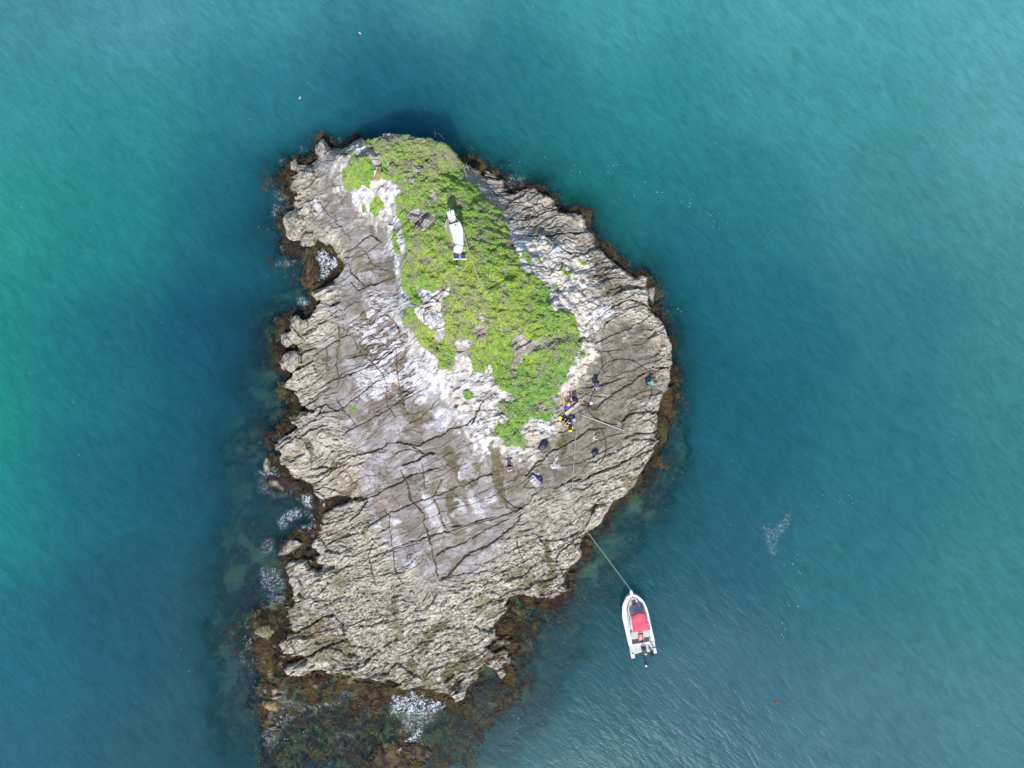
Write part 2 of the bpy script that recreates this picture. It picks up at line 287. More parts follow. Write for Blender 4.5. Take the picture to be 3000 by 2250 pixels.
# joints and clefts of the rock: points, half width px, depth m
def K3(p): return cr(750,800,.3165,p)
def K5(p): return cr(750,1250,.3165,p)
def K4(p): return cr(1300,900,.339,p)
def K2(p): return cr(1300,450,.339,p)
def K6(p): return cr(1300,1350,.339,p)
def K7(p): return cr(650,1725,.3165,p)
def K1(p): return cr(750,350,.3165,p)
CRACKS = [
 (K3([(540,750),(640,690),(720,640),(820,580),(870,570)]),3.2,.35),(K3([(240,960),(330,920),(400,880),(470,840),(535,800)]),6,.6),(K3([(590,1060),(700,990),(900,930),(1100,840),(1200,780),(1300,700),(1400,620)]),2.6,.3),
 (K3([(480,1210),(620,1110),(700,1060)]),2,.2),(K3([(550,1360),(620,1220),(760,1270),(960,1130),(1100,1020),(1200,950)]),3,.3),(K3([(1330,1570),(1500,1590),(1650,1520),(1800,1440),(1950,1400),(2040,1330)]),4,.4),
 (K3([(760,480),(770,560),(760,680),(740,860),(770,980),(740,1060)]),2.2,.25),(K3([(1300,700),(1300,850),(1320,1000),(1350,1150),(1410,1310)]),2.4,.25),(K3([(600,1050),(870,900),(1170,780),(1250,720)]),1.8,.2),
 (K3([(800,1500),(930,1420),(1100,1330),(1250,1240),(1370,1150),(1490,1080)]),2.4,.25),(K3([(480,330),(560,270),(700,300)]),2,.25),(K3([(400,600),(500,530),(600,470),(700,390),(760,340)]),3,.35),
 (K3([(700,300),(740,270),(780,260)]),8,.6),(K3([(300,460),(400,560),(440,620)]),3,.4),(K3([(470,330),(465,430),(480,500)]),3.5,.4),(K3([(400,680),(420,760),(430,830)]),4,.5),(K3([(380,1000),(480,930),(600,900)]),2.5,.3),
 (K3([(380,1080),(500,1040),(620,940)]),2,.25),(K3([(480,1170),(600,1100),(700,1040)]),2.2,.3),(K3([(580,1240),(640,1220)]),8,.5),(K3([(480,1270),(550,1280)]),9,.5),(K3([(850,800),(950,760),(1050,740),(1200,650)]),2.4,.25),
 (K3([(880,560),(940,700),(1050,800),(1150,900),(1210,1010),(1210,1100)]),2,.2),(K3([(650,660),(660,760),(650,870)]),1.6,.15),(K3([(870,80),(940,150),(1000,140),(1100,100),(1240,30)]),3,.3),
 (K3([(1100,430),(1060,500),(870,490),(820,570)]),2,.2),(K3([(1030,560),(1160,640),(1250,700),(1300,650)]),2,.2),(K3([(930,1420),(870,1330),(800,1260),(740,1160)]),1.8,.2),(K3([(1210,1100),(1220,1240),(1290,1340)]),2,.2),
 (K3([(1100,1200),(1300,1120),(1500,1040)]),1.6,.2),(K3([(1400,1400),(1500,1350),(1650,1230),(1740,1070)]),1.8,.2),(K3([(1840,1240),(1870,1210)]),5,.4),(K3([(1300,660),(1390,610)]),3.5,.3),(K3([(1130,420),(1230,380),(1300,470),(1330,550)]),3,.3),
 (K5([(770,340),(900,270),(1110,230),(1220,160),(1330,140),(1450,180),(1580,260)]),3.4,.35),(K5([(1260,250),(1420,200),(1560,240)]),3,.3),(K5([(1040,670),(1180,590),(1370,500),(1440,450),(1700,380)]),3.2,.35),
 (K5([(1340,370),(1450,330),(1580,260),(1650,240)]),4.5,.4),(K5([(1340,400),(1400,520),(1430,680),(1550,800),(1560,900),(1610,1060),(1640,1200),(1690,1400)]),3,.3),(K5([(650,1100),(750,1040),(880,1000),(940,975)]),5,.45),
 (K5([(760,1440),(1000,1400),(1250,1350)]),2.2,.25),(K5([(1660,1200),(1720,1150),(1800,1110)]),4,.35),(K5([(1710,1420),(1770,1390),(1850,1280),(1960,1180),(2100,1110),(2240,1040)]),4.5,.4),
 (K5([(1030,940),(1150,840),(1330,760),(1500,690),(1640,650),(1850,560),(2100,460),(2210,430)]),2.8,.3),(K5([(1080,1200),(1300,1110),(1560,1030),(1780,970),(2000,890),(2210,830)]),2.6,.28),
 (K5([(880,1290),(1100,1200),(1300,1130),(1500,1080)]),2,.22),(K5([(1690,1420),(1900,1370),(2200,1330)]),2.6,.28),(K5([(1640,650),(1690,750),(1720,880),(1780,960),(1860,1000)]),2.4,.25),(K5([(1720,480),(1660,620),(1640,650)]),3,.25),
 (K5([(830,680),(920,670),(1040,670)]),9,.5),(K5([(640,760),(720,700),(830,670)]),8,.5),(K5([(960,790),(1040,690)]),6,.4),(K5([(860,880),(960,790)]),5,.4),(K5([(480,560),(560,520),(660,450),(740,380),(870,330)]),3,.35),
 (K5([(500,400),(600,370),(700,390),(770,330)]),4,.4),(K5([(180,220),(280,160),(370,90),(440,120)]),4,.4),(K5([(440,350),(560,300),(640,220)]),2,.2),(K5([(490,600),(640,560),(760,600),(880,660)]),3,.3),
 (K5([(1230,900),(1260,1060),(1280,1200),(1290,1340),(1370,1450)]),2.4,.25),(K5([(1070,1080),(1040,1200),(1080,1340),(1100,1450)]),2.2,.22),(K5([(860,420),(890,500),(880,520)]),2.2,.25),(K5([(1540,320),(1560,460),(1570,600)]),1.8,.2),
 (K5([(1180,760),(1240,830),(1230,920),(1120,1000)]),2.4,.25),(K5([(670,1360),(800,1310),(900,1280)]),5,.4),(K5([(380,1200),(350,1300),(300,1360)]),2.5,.3),(K5([(490,1100),(520,1250),(580,1340)]),6,.4),(K5([(1450,1180),(1400,1200),(1390,1250)]),3,.2),
 (K4([(1530,985),(1600,920),(1750,890),(1860,920),(1960,905)]),6,.5),(K4([(1170,840),(1320,860),(1400,800),(1500,720),(1620,650),(1680,600),(1780,550),(1880,560)]),3.6,.35),(K4([(1560,1130),(1640,1090),(1760,1100),(1890,1070)]),4,.4),
 (K4([(1150,1540),(1300,1440),(1500,1360),(1740,1250),(1900,1170)]),3.2,.35),(K4([(1300,320),(1500,220),(1700,130),(1800,50)]),3,.25),(K4([(1320,390),(1560,360),(1780,290)]),1.8,.18),(K4([(1160,700),(1320,690),(1450,640),(1560,600)]),3,.28),
 (K4([(860,1290),(1000,1210),(1150,1130),(1240,1060),(1400,1030)]),3.6,.35),(K4([(700,1460),(800,1350),(900,1280)]),4,.35),(K4([(720,1500),(760,1430),(640,1550)]),2,.2),(K4([(1740,530),(1900,520),(1990,510)]),3,.3),
 (K4([(1200,800),(1280,850),(1340,850)]),8,.45),(K4([(1450,940),(1560,1000),(1530,1080)]),2,.2),(K4([(1150,740),(1400,780),(1500,820)]),2,.2),(K4([(1340,340),(1380,520),(1400,560)]),1.8,.18),(K4([(1180,1240),(1400,1120),(1560,1080)]),2,.2),
 (K4([(1000,1380),(1200,1340),(1330,1270),(1500,1180)]),2,.2),(K4([(1380,600),(1500,580),(1700,520)]),1.6,.15),(K4([(1600,800),(1700,740),(1850,700)]),1.8,.18),(K4([(1680,1240),(1720,1330),(1750,1380)]),3,.25),
 (K2([(550,570),(700,580),(850,510),(1030,485)]),3.5,.35),(K2([(690,700),(900,722),(1080,690),(1250,680)]),5,.45),(K2([(560,420),(700,420),(850,440),(940,490),(1050,470)]),2.6,.3),(K2([(1380,1380),(1480,1310),(1600,1260),(1720,1290),(1830,1380)]),4,.35),
 (K2([(630,640),(760,620),(900,650),(1100,600)]),2.4,.25),(K2([(460,330),(640,310),(800,330)]),3,.3),(K2([(400,300),(480,370),(600,400)]),2.6,.25),(K2([(620,440),(760,470),(840,520)]),2.2,.25),(K2([(1280,1060),(1380,1040),(1460,1010)]),2,.2),
 (K2([(1330,1250),(1420,1220),(1500,1150),(1540,1130)]),2.4,.25),(K2([(700,560),(760,530)]),7,.4),(K2([(900,700),(960,800),(1100,850),(1200,850)]),3,.3),
 (K6([(30,1010),(140,870),(260,780),(440,690),(600,560),(700,440)]),3.8,.35),(K6([(0,780),(180,700),(350,600),(560,500)]),2.6,.25),(K6([(780,620),(850,700),(900,750)]),3.4,.3),(K6([(970,900),(1000,790),(1160,660),(1220,680)]),3.6,.35),
 (K6([(1040,985),(1200,925)]),2.5,.3),(K6([(430,1480),(520,1340),(600,1270)]),6,.5),(K6([(940,245),(1060,190),(1150,130)]),4,.3),(K6([(500,300),(600,400),(700,410)]),3,.25),(K6([(0,570),(300,540),(500,480),(700,400)]),2.4,.25),
 (K6([(1390,470),(1440,450)]),4,.3),(K6([(1220,630),(1310,595)]),2.5,.25),(K6([(700,60),(760,140),(700,220),(860,240)]),2,.2),(K6([(40,1090),(240,1050),(420,1000),(640,900)]),2.2,.22),(K6([(620,640),(660,800),(690,900)]),2.6,.25),
 (K7([(530,190),(640,140),(755,100)]),4,.5),(K7([(500,460),(700,400),(820,340),(930,270),(1040,245)]),5,.5),(K7([(1040,245),(1110,320),(1130,460),(1180,520)]),3.5,.35),(K7([(570,710),(750,650),(900,575),(1060,500),(1130,490)]),5.5,.55),
 (K7([(1110,755),(1230,710),(1350,650),(1460,638)]),3.6,.35),(K7([(1200,370),(1450,320),(1550,270)]),4,.3),(K7([(630,500),(700,620)]),2.5,.3),(K7([(1130,380),(1300,300),(1500,240),(1700,200)]),3,.25),(K7([(1200,540),(1400,560),(1600,600)]),2.4,.25),
 (K7([(800,190),(860,130),(1000,160)]),2.6,.25),(K7([(1880,600),(2100,600),(2200,590)]),2,.2),(K7([(1620,830),(1500,880),(1600,940)]),3,.25),
 (K1([(700,720),(620,840),(520,940)]),3,.3),(K1([(560,540),(500,600),(430,640)]),4,.4),(K1([(460,370),(510,430)]),3,.3),(K1([(820,1240),(930,1160),(1000,1110),(1060,1070),(1170,1140)]),3,.3),(K1([(520,780),(510,860),(540,900)]),2,.15),
 (K1([(880,1300),(1000,1240),(1110,1170),(1170,1140)]),2.4,.25),(K1([(720,940),(800,1010),(880,1120)]),2,.2),(K1([(860,1310),(870,1400),(960,1500),(1000,1540),(1100,1530),(1240,1450)]),3.4,.3),(K1([(640,380),(760,360),(850,300)]),2.6,.3),(K1([(700,280),(840,330),(850,290)]),2.4,.25),
 (K1([(390,1100),(450,1040),(540,1010)]),2.4,.25),(K1([(420,750),(370,750)]),6,.4),(K1([(560,720),(650,850),(760,950)]),1.6,.15),(K1([(1000,1200),(1080,1330),(1180,1380),(1240,1400)]),2,.2),(K1([(1460,1010),(1490,950),(1550,890),(1600,850)]),6,.7),
 ([(1246,890),(1258,878),(1290,858),(1310,835)],3.5,.5),([(1383,1245),(1395,1215),(1420,1165)],3,.5),([(1240,940),(1248,908),(1268,895)],3,.4)]

# water body colour with some sky sheen painted in (albedo as sRGB picks) at photograph pixels
WC = [(0,0,(66,152,162)),(400,0,(72,160,172)),(800,0,(64,158,168)),(1300,0,(66,160,168)),(1800,0,(64,166,170)),(2400,0,(74,172,176)),(3000,0,(84,176,182)),
(0,350,(52,155,158)),(400,350,(42,146,150)),(800,300,(36,130,145)),(1150,250,(30,118,136)),(1500,250,(36,130,142)),(1900,300,(42,146,150)),(2400,300,(62,160,164)),(3000,350,(82,172,178)),
(0,700,(38,158,150)),(300,650,(30,145,142)),(600,600,(24,118,132)),(780,600,(22,98,122)),(1150,370,(12,82,116)),(1450,450,(24,118,132)),(1800,520,(24,128,134)),(2200,600,(36,132,140)),(2600,600,(58,146,152)),(3000,700,(70,156,162)),
(0,1000,(26,144,142)),(150,1100,(26,128,136)),(0,1250,(20,158,140)),(320,1000,(22,112,130)),(250,700,(28,136,140)),(-200,1150,(14,180,142)),(180,1350,(24,116,132)),(600,1000,(22,88,116)),(740,1100,(24,92,112)),(2050,800,(20,108,126)),(2300,900,(24,116,132)),(2700,900,(44,130,140)),(3000,1000,(60,146,150)),
(0,1500,(28,142,144)),(300,1400,(26,108,128)),(600,1400,(28,92,112)),(2050,1150,(22,104,122)),(2200,1300,(28,106,122)),(2600,1300,(40,122,134)),(3000,1300,(52,140,146)),
(0,1900,(38,116,136)),(300,1800,(34,98,118)),(600,1800,(36,92,106)),(1900,1500,(26,98,114)),(2100,1600,(38,104,122)),(2500,1600,(46,122,134)),(3000,1700,(60,138,144)),
(0,2250,(46,112,132)),(400,2200,(42,102,118)),(700,2200,(38,92,108)),(1600,2000,(34,100,114)),(1700,2200,(48,112,124)),(2100,2000,(62,118,134)),(2500,2100,(72,132,142)),(3000,2200,(78,142,150))]
FOAM = [ # polygon px, strength
 ([(2230,1540),(2250,1535),(2262,1560),(2290,1530),(2320,1490),(2310,1530),(2270,1590),(2275,1620),(2262,1625),(2245,1590)],.42),
 (cr(750,650,.1507,[(1150,560),(1250,410),(1350,430),(1430,560),(1600,690),(1680,800),(1560,860),(1450,960),(1300,1130),(1250,1110),(1290,900),(1180,740)]),.85),
 (cr(750,650,.1507,[(360,800),(600,760),(900,740),(1100,600),(1130,620),(900,800),(600,860),(370,850)]),.5),
 (cr(750,650,.1507,[(820,1480),(900,1460),(1060,1580),(1050,1640),(960,1640),(830,1560)]),.7),
 (cr(740,1330,.1808,[(130,290),(250,290),(420,290),(400,340),(180,345)]),.7),(cr(740,1330,.1808,[(280,230),(400,180),(430,280),(300,300)]),.55),(cr(740,1330,.1808,[(430,350),(520,340),(530,450),(430,460)]),.8),
 (cr(740,1330,.1808,[(820,690),(900,640),(950,680),(950,800),(970,860),(900,860),(820,780)]),.95),(cr(740,1330,.1808,[(1050,760),(1130,740),(1180,930),(1120,1060),(1080,1200),(1000,1320),(900,1420),(830,1480),(810,1380),(950,1280),(1040,1160),(1060,1040),(1110,900)]),.9),
 (cr(740,1330,.1808,[(400,1080),(540,940),(700,870),(820,900),(780,1000),(600,1090),(520,1210),(420,1180)]),.62),(cr(740,1330,.1808,[(820,910),(900,960),(1080,1020),(1080,1060),(900,1010)]),.6),(cr(740,1330,.1808,[(690,1220),(920,1170),(960,1280),(900,1350),(760,1310)]),.6),
 (cr(740,1330,.1808,[(160,1440),(320,1350),(360,1540),(260,1620),(160,1580)]),.5),(cr(740,1330,.1808,[(80,320),(180,340),(320,600),(480,640),(700,560),(730,620),(500,700),(250,660),(100,600)]),.4),
 (cr(750,1250,.3165,[(60,1300),(240,1330),(270,1470),(250,1560),(60,1500),(40,1380)]),.5),(cr(750,1250,.3165,[(180,1560),(290,1570),(270,1659),(150,1659)]),.6),
 (cr(650,1725,.3165,[(380,40),(600,70),(590,160),(450,170)]),.45),(cr(650,1725,.3165,[(240,480),(330,440),(310,560),(230,560)]),.65),(cr(650,1725,.3165,[(340,700),(520,660),(720,650),(560,730),(400,760)]),.62),(cr(650,1725,.3165,[(330,960),(560,880),(610,980),(380,1000)]),.5),
 (cr(650,1725,.3165,[(180,560),(220,560),(220,700),(180,700)]),.35),(cr(650,1725,.3165,[(1590,960),(1850,950),(2060,1020),(2060,1100),(1940,1170),(1800,1170),(1680,1130),(1570,1160)]),.82),(cr(650,1725,.3165,[(1560,1160),(2000,1170),(1900,1260),(1760,1340),(1650,1350),(1660,1200)]),.55),
 (cr(650,1725,.3165,[(1820,1300),(1860,1210),(1840,1360),(1700,1440),(1600,1580),(1550,1560),(1600,1450),(1750,1370)]),.85),(cr(1300,450,.339,[(520,250),(560,200),(680,200),(700,260),(640,300),(600,300)]),.5),
 (cr(1300,450,.339,[(200,40),(300,80),(330,160),(260,120)]),.45),(cr(750,350,.3165,[(180,680),(300,660),(320,720),(200,760)]),.55),(cr(750,350,.3165,[(170,790),(300,800),(200,900),(140,900)]),.45),(cr(750,350,.3165,[(230,370),(280,360),(230,400)]),.6),
 (cr(750,350,.3165,[(410,260),(480,260),(480,300),(420,300)]),.4),(cr(750,350,.3165,[(260,1000),(330,1120),(250,1160)]),.4)]
SPECK = [(2030,590,60,40),(2120,640,70,60),(2240,700,60,40),(2650,545,20,30),(2690,590,25,30),(2255,1555,18,40),(2280,1500,40,40),(2320,1660,60,80),(2340,1780,60,90),(2450,1460,120,50),(1200,2180,140,60),(1500,2100,70,70),(850,2160,120,90),(700,1900,40,160),(760,650,50,60),(1500,480,60,30),(1750,500,140,50),(1800,850,30,30),(1990,900,20,60),(1900,560,120,60),(2280,1850,50,60)]  # areas of white specks: foam flecks and painted sun glints

# ------------------------------------------------------------------ the island's height field (5 cm grid, world metres)
hp = np.array([P(a, b, c if c < 5 else 5 + (c - 5) * .72) for a, b, c in HP]); cz = 0.6
coastW = [P(a, b, cz)[:2] for a, b in COAST]
cpts = np.array([(x, y, cz) for (x, y), (a, b) in list(zip(coastW, COAST))[::3] if not (1050 < a < 1348 and b < 470)])
hp = np.vstack([hp, cpts])
def _rbf(pts):
    d = np.hypot(pts[:, None, 0] - pts[None, :, 0], pts[:, None, 1] - pts[None, :, 1])
    n = len(pts); A = np.zeros((n + 1, n + 1)); A[:n, :n] = np.sqrt(d * d + 0.6) + np.eye(n) * 0.02 * -1
    A[:n, n] = 1; A[n, :n] = 1
    b = np.zeros(n + 1); b[:n] = pts[:, 2]
    return np.linalg.solve(A, b)
rw = _rbf(hp)
def rbf_eval(X, Y):
    out = np.full(X.shape, rw[-1], np.float64)
    for (px, py, _), w in zip(hp, rw[:-1]):
        out += w * np.sqrt((X - px) ** 2 + (Y - py) ** 2 + 0.6)
    return out

X0, X1, Y0, Y1, STEP = -33.0, 20.0, -38.0, 25.0, 0.05
gx = np.arange(X0, X1, STEP); gy = np.arange(Y0, Y1, STEP)
GX, GY = np.meshgrid(gx, gy)
cxs = np.arange(X0 - .25, X1 + .5, .25); cys = np.arange(Y0 - .25, Y1 + .5, .25)
CX, CY = np.meshgrid(cxs, cys)
def up(G, X, Y): return bilin(G, (X - cxs[0]) / .25, (Y - cys[0]) / .25)
base_c = rbf_eval(CX, CY)
fxs = np.arange(X0 - .1, X1 + .2, .1); fys = np.arange(Y0 - .1, Y1 + .2, .1)
FX, FY = np.meshgrid(fxs, fys)
sd_f = sdf_poly(coastW, FX, FY)
def up1(G, X, Y): return bilin(G, (X - fxs[0]) / .1, (Y - fys[0]) / .1)
SD = up1(sd_f, GX, GY).astype(np.float32)
BASE = up(base_c, GX, GY).astype(np.float32)

# traced masks, looked up at the pixel in which the rock is seen
MS = 4.0; mx = np.arange(560, 2100, MS); my = np.arange(340, 2330, MS)
MX, MY = np.meshgrid(mx, my)
def samp(G, u, v): return bilin(G, (u - mx[0]) / MS, (v - my[0]) / MS)
zsd = {k: sdf_poly(v, MX, MY) for k, v in ZONES.items()}
veg_sd = sdf_poly(VEG, MX, MY)
for h in VEG_HOLES: veg_sd = np.minimum(veg_sd, -sdf_poly(h, MX, MY))
patch_sd = {k: sdf_poly(v, MX, MY) for k, v in PATCH.items()}
def line_d(pts):
    d = np.full(MX.shape, 1e6)
    for (ax, ay), (bx, by) in zip(pts[:-1], pts[1:]):
        t = np.clip(((MX - ax) * (bx - ax) + (MY - ay) * (by - ay)) / ((bx - ax) ** 2 + (by - ay) ** 2 + 1e-6), 0, 1)
        d = np.minimum(d, np.hypot(MX - ax - t * (bx - ax), MY - ay - t * (by - ay)))
    return d
olive_m = np.full(MX.shape, -99.0)
for pts, w in OLIVE_LINES: olive_m = np.maximum(olive_m, w - line_d(pts))
pool_m = np.full(MX.shape, -99.0)
for pts, w, dz in POOLS: pool_m = np.maximum(pool_m, w - line_d(pts))
def spots(L):
    m = np.full(MX.shape, -99.0)
    for x, y, a, b, ang in L:
        c, s = math.cos(R(ang)), math.sin(R(ang))
        qx = (MX - x) * c + (MY - y) * s; qy = -(MX - x) * s + (MY - y) * c
        r = np.sqrt((qx / a) ** 2 + (qy / b) ** 2)
        m = np.maximum(m, (1 - r) * min(a, b))
    return m
lil_m = spots(SPOTS_LILAC); och_m = spots(SPOTS_OCHRE)

HH = np.clip(BASE, 0.3, 12)
U = 1500 + GX * FPX / (CAMH - HH); V = 1125 - GY * FPX / (CAMH - HH)
n1 = fbm(GX / 1.3, GY / 1.3, 3, 4).astype(np.float32)
n2 = fbm(GX / 1.3, GY / 1.3, 33, 4).astype(np.float32)
nf1 = fbm(GX / .35, GY / .35, 203, 4).astype(np.float32); nf2 = fbm(GX / .35, GY / .35, 213, 4).astype(np.float32)
Un = U + n1 * 42 + nf1 * 26; Vn = V + n2 * 42 + nf2 * 26
def zone(k, s=10, off=0): return sst(-s, s, samp(zsd[k], Un, Vn) + off).astype(np.float32)
z_white = zone('white', 12); z_gray = zone('gray', 26); z_tan = zone('tan', 22); z_tan2 = zone('tan2', 8); z_lil = zone('lilac', 16); z_barn = zone('barn', 30); z_cr = zone('creamrubble', 12)
z_veg = sst(-6, 8, samp(veg_sd, U + n1 * 8, V + n2 * 8)).astype(np.float32)
z_hill = sst(-8, 30, samp(zsd['white'], U, V)).astype(np.float32)
z_olive = sst(-4, 6, samp(olive_m, U + n1 * 24 + nf1 * 10, V + n2 * 24 + nf2 * 10) + n2 * 6).astype(np.float32)
z_pool = sst(-1.5, 3.5, samp(pool_m, U + n1 * 10 + nf1 * 6, V + n2 * 10 + nf2 * 6)).astype(np.float32)
z_lils = sst(-4, 7, samp(lil_m, U + n1 * 16 + nf1 * 10, V + n2 * 16 + nf2 * 10)).astype(np.float32)
z_och = sst(-4, 5, samp(och_m, U + n1 * 14, V + n2 * 14)).astype(np.float32)
tid = np.maximum.reduce([sdf_poly(p_, MX, MY) for p_ in TIDAL]); z_tid = sst(-10, 8, samp(tid, Un * .4 + U * .6, Vn * .4 + V * .6)).astype(np.float32)
z_reef = np.maximum(zone('kelpreef', 14), 0)
z_oliver = np.maximum(zone('olivereef', 14), np.maximum(zone('reef2', 16), zone('olivelow', 12)))

# seabed
rag = fbm(GX / .9, GY / .9, 51, 4).astype(np.float32)
A_1, A_2, A_id, _x, _y = worley((GX * math.cos(R(24)) + GY * math.sin(R(24))) / 1.5, (-GX * math.sin(R(24)) + GY * math.cos(R(24))) / .8, 402)
SDr = SD + rag * 0.22 + (A_id - .5) * .55 * sst(0, .12, A_2 - A_1) * sst(1800, 1600, U)
dout = np.maximum(-SDr, 0)
nb = fbm(GX / 3.2, GY / 3.2, 71, 5).astype(np.float32)
east_ = sst(1250, 1700, U) * sst(1500, 1200, V) + sst(700, 500, V); slope_ = .42 + .75 * np.clip(east_, 0, 1)
seabed = -0.30 - slope_ * dout - 0.05 * dout ** 2 + nb * np.minimum(0.4 + dout * 0.25, 1.4)
left_sh = sst(0, 1, (1 - np.abs((U + n1 * 60 - 690) / 260)) * 1.1) * sst(1000, 1700, V)
seabed = seabed * (1 - 0.8 * left_sh) - (.55 - .35 * fbm(GX / 2.4, GY / 2.4, 151, 3)) * left_sh
z_shoal = sst(-40, 50, samp(zsd['shoal'], Un, Vn)).astype(np.float32); z_sandy = np.maximum(sst(-18, 14, samp(zsd['sandy'], Un, Vn)), .7 * sst(-20, 20, samp(zsd['sandl'], Un, Vn)) * sst(-.15, .35, fbm(GX / 1.8, GY / 1.8, 141, 3))).astype(np.float32)
seabed = seabed * (1 - z_shoal) + np.maximum(seabed, -1.1 - .08 * dout + nb * .8) * z_shoal
seabed = seabed * (1 - z_sandy) + np.maximum(seabed, -1.3 + nb * .4) * z_sandy
seabed = np.maximum(seabed, -7)
reef_h = -0.20 + 0.42 * nb + 0.16 * rag - .25 * sst(2120, 2200, V) * (1 - z_oliver)
seabed = seabed * (1 - z_reef) + np.maximum(seabed, reef_h) * z_reef
seabed = seabed * (1 - z_tid) + np.maximum(seabed, -.03 + .22 * nb + .22 * rag) * z_tid
seabed = seabed * (1 - z_oliver) + (0.12 + 0.25 * nb + 0.15 * rag) * z_oliver

# joint system: blocks of bedrock cut by cracks
th = R(24) + 0.12 * fbm(CX / 9, CY / 9, 5, 2)
th = up(th, GX, GY).astype(np.float32)
w1 = fbm(GX / 3.5, GY / 3.5, 8, 3).astype(np.float32) * 1.0; w2 = fbm(GX / 3.5, GY / 3.5, 18, 3).astype(np.float32) * 1.0
w3 = fbm(GX / .45, GY / .45, 28, 3).astype(np.float32) * .09; w4 = fbm(GX / .45, GY / .45, 38, 3).astype(np.float32) * .09
ua = (GX + w1 + w3) * math.cos(R(24)) + (GY + w2 + w4) * math.sin(R(24))
va = -(GX + w1 + w3) * math.sin(R(24)) + (GY + w2 + w4) * math.cos(R(24))
A1, A2, Aid, Acx, Acy = worley(ua / 2.3, va / 1.0, 2)
B1, B2, Bid, Bcx, Bcy = worley(ua / 0.75 + 3, va / 0.38 + 7, 4)
C1, C2, Cid, Ccx, Ccy = worley((GX + w3 * 2) / .55, (GY + w4 * 2) / .55, 6)
gate = fbm(GX / 2.6, GY / 2.6, 41, 3).astype(np.float32)
gate2 = fbm(GX / 1.7, GY / 1.7, 43, 3).astype(np.float32)
def crk(e, w): return np.clip(1 - e / w, 0, 1) ** 1.5
ck = crk(A2 - A1, .06 + .05 * np.clip(gate, 0, 1)) * sst(-.35, .2, gate)
ck2 = crk(B2 - B1, .13) * sst(-.25, .35, gate2)
D1, D2, Did, Dcx, Dcy = worley(ua / 0.42 + 13, va / 0.19 + 2, 14)
ck3 = crk(D2 - D1, .16) * sst(.0, .35, -gate + .3 * gate2)
lv = va / 1.15 + 0.35 * fbm(va / 3, va * 0, 9, 2); 
row = np.round(lv); dl = np.abs(lv - row) * 1.15
rowgate = vn(ua / 3.0 + row * 7.3, row * 3.1, 12)
cl = np.clip(1 - dl / (.035 + .05 * rowgate), 0, 1) * sst(.42, .55, rowgate)
va2 = GX * math.cos(R(-68)) + GY * math.sin(R(-68)) + w2 * .8 + w3; ua2 = -GX * math.sin(R(-68)) + GY * math.cos(R(-68)) + w1 * .8 + w4
lv2 = ua2 / 1.5 + 0.4 * fbm(ua2 / 3, ua2 * 0, 19, 2); row2 = np.round(lv2); dl2 = np.abs(lv2 - row2) * 1.5
rg2 = vn(va2 / 2.2 + row2 * 5.3, row2 * 2.1, 22)
cl2 = np.clip(1 - dl2 / (.03 + .04 * rg2), 0, 1) * sst(.5, .62, rg2)
flat = np.clip(z_gray + z_tan, 0, 1) * (1 - z_lil)
crack = np.clip(np.maximum.reduce([ck * .6, ck2 * (.6 - .35 * flat), ck3 * .8 * (1 - flat), cl * .55, cl2 * .45]), 0, 1)
# thin branching veins on the smooth slabs
vein = fbm(GX / 1.0 + w1, GY / 1.0 + w2, 61, 5).astype(np.float32)
vein2 = fbm(ua / 1.6, va / .5, 63, 5).astype(np.float32)
veinm = np.maximum(np.clip(1 - np.abs(vein) / .042, 0, 1) * sst(-.1, .3, gate), np.clip(1 - np.abs(vein2) / .05, 0, 1) * sst(-.3, .2, gate2))
# traced joints
tc = np.zeros(GX.shape, np.float32); tdepth = np.zeros(GX.shape, np.float32)
jx = w3 * 1.3 + .10 * n1 + .05 * nf1; jy = w4 * 1.3 + .10 * n2 + .05 * nf2
def base_at(x, y): return float(bilin(base_c, np.array([(x - cxs[0]) / .25]), np.array([(y - cys[0]) / .25]))[0])
def ground0(px, py):
    z = 1.5
    for _ in range(5):
        x, y, _z = P(px, py, z); z = min(max(base_at(x, y), .3), 12)
    return P(px, py, z)
for ci, (pts, hw, dep) in enumerate(CRACKS):
    W = [ground0(*p) for p in pts]; r = hw * .0195
    L = 0
    for si, (a, b) in enumerate(zip(W[:-1], W[1:])):
        mxr = r * 2 + .25
        i0 = max(0, int((min(a[0], b[0]) - mxr - X0) / STEP)); i1 = min(len(gx), int((max(a[0], b[0]) + mxr - X0) / STEP) + 1)
        j0 = max(0, int((min(a[1], b[1]) - mxr - Y0) / STEP)); j1 = min(len(gy), int((max(a[1], b[1]) + mxr - Y0) / STEP) + 1)
        sl = (slice(j0, j1), slice(i0, i1))
        x = GX[sl] + jx[sl]; y = GY[sl] + jy[sl]
        ex, ey = b[0] - a[0], b[1] - a[1]
        t = np.clip(((x - a[0]) * ex + (y - a[1]) * ey) / (ex * ex + ey * ey + 1e-9), 0, 1)
        d = np.hypot(x - a[0] - t * ex, y - a[1] - t * ey)
        wv = r * (0.25 + 1.25 * vn(x * 1.9 + ci, y * 1.9, 77) * (.5 + vn(x * 6, y * 6, 78)))
        tt = np.full(x.shape, 1.0)
        if si == 0: tt = tt * np.clip(t * 2.5 + .25, 0, 1)
        if si == len(W) - 2: tt = tt * np.clip((1 - t) * 2.5 + .25, 0, 1)
        m = np.clip(1.25 - d / (wv * tt + .012), 0, 1)
        tc[sl] = np.maximum(tc[sl], np.minimum(m * 1.3, 1)); tdepth[sl] = np.maximum(tdepth[sl], np.minimum(m * 1.3, 1) * dep)

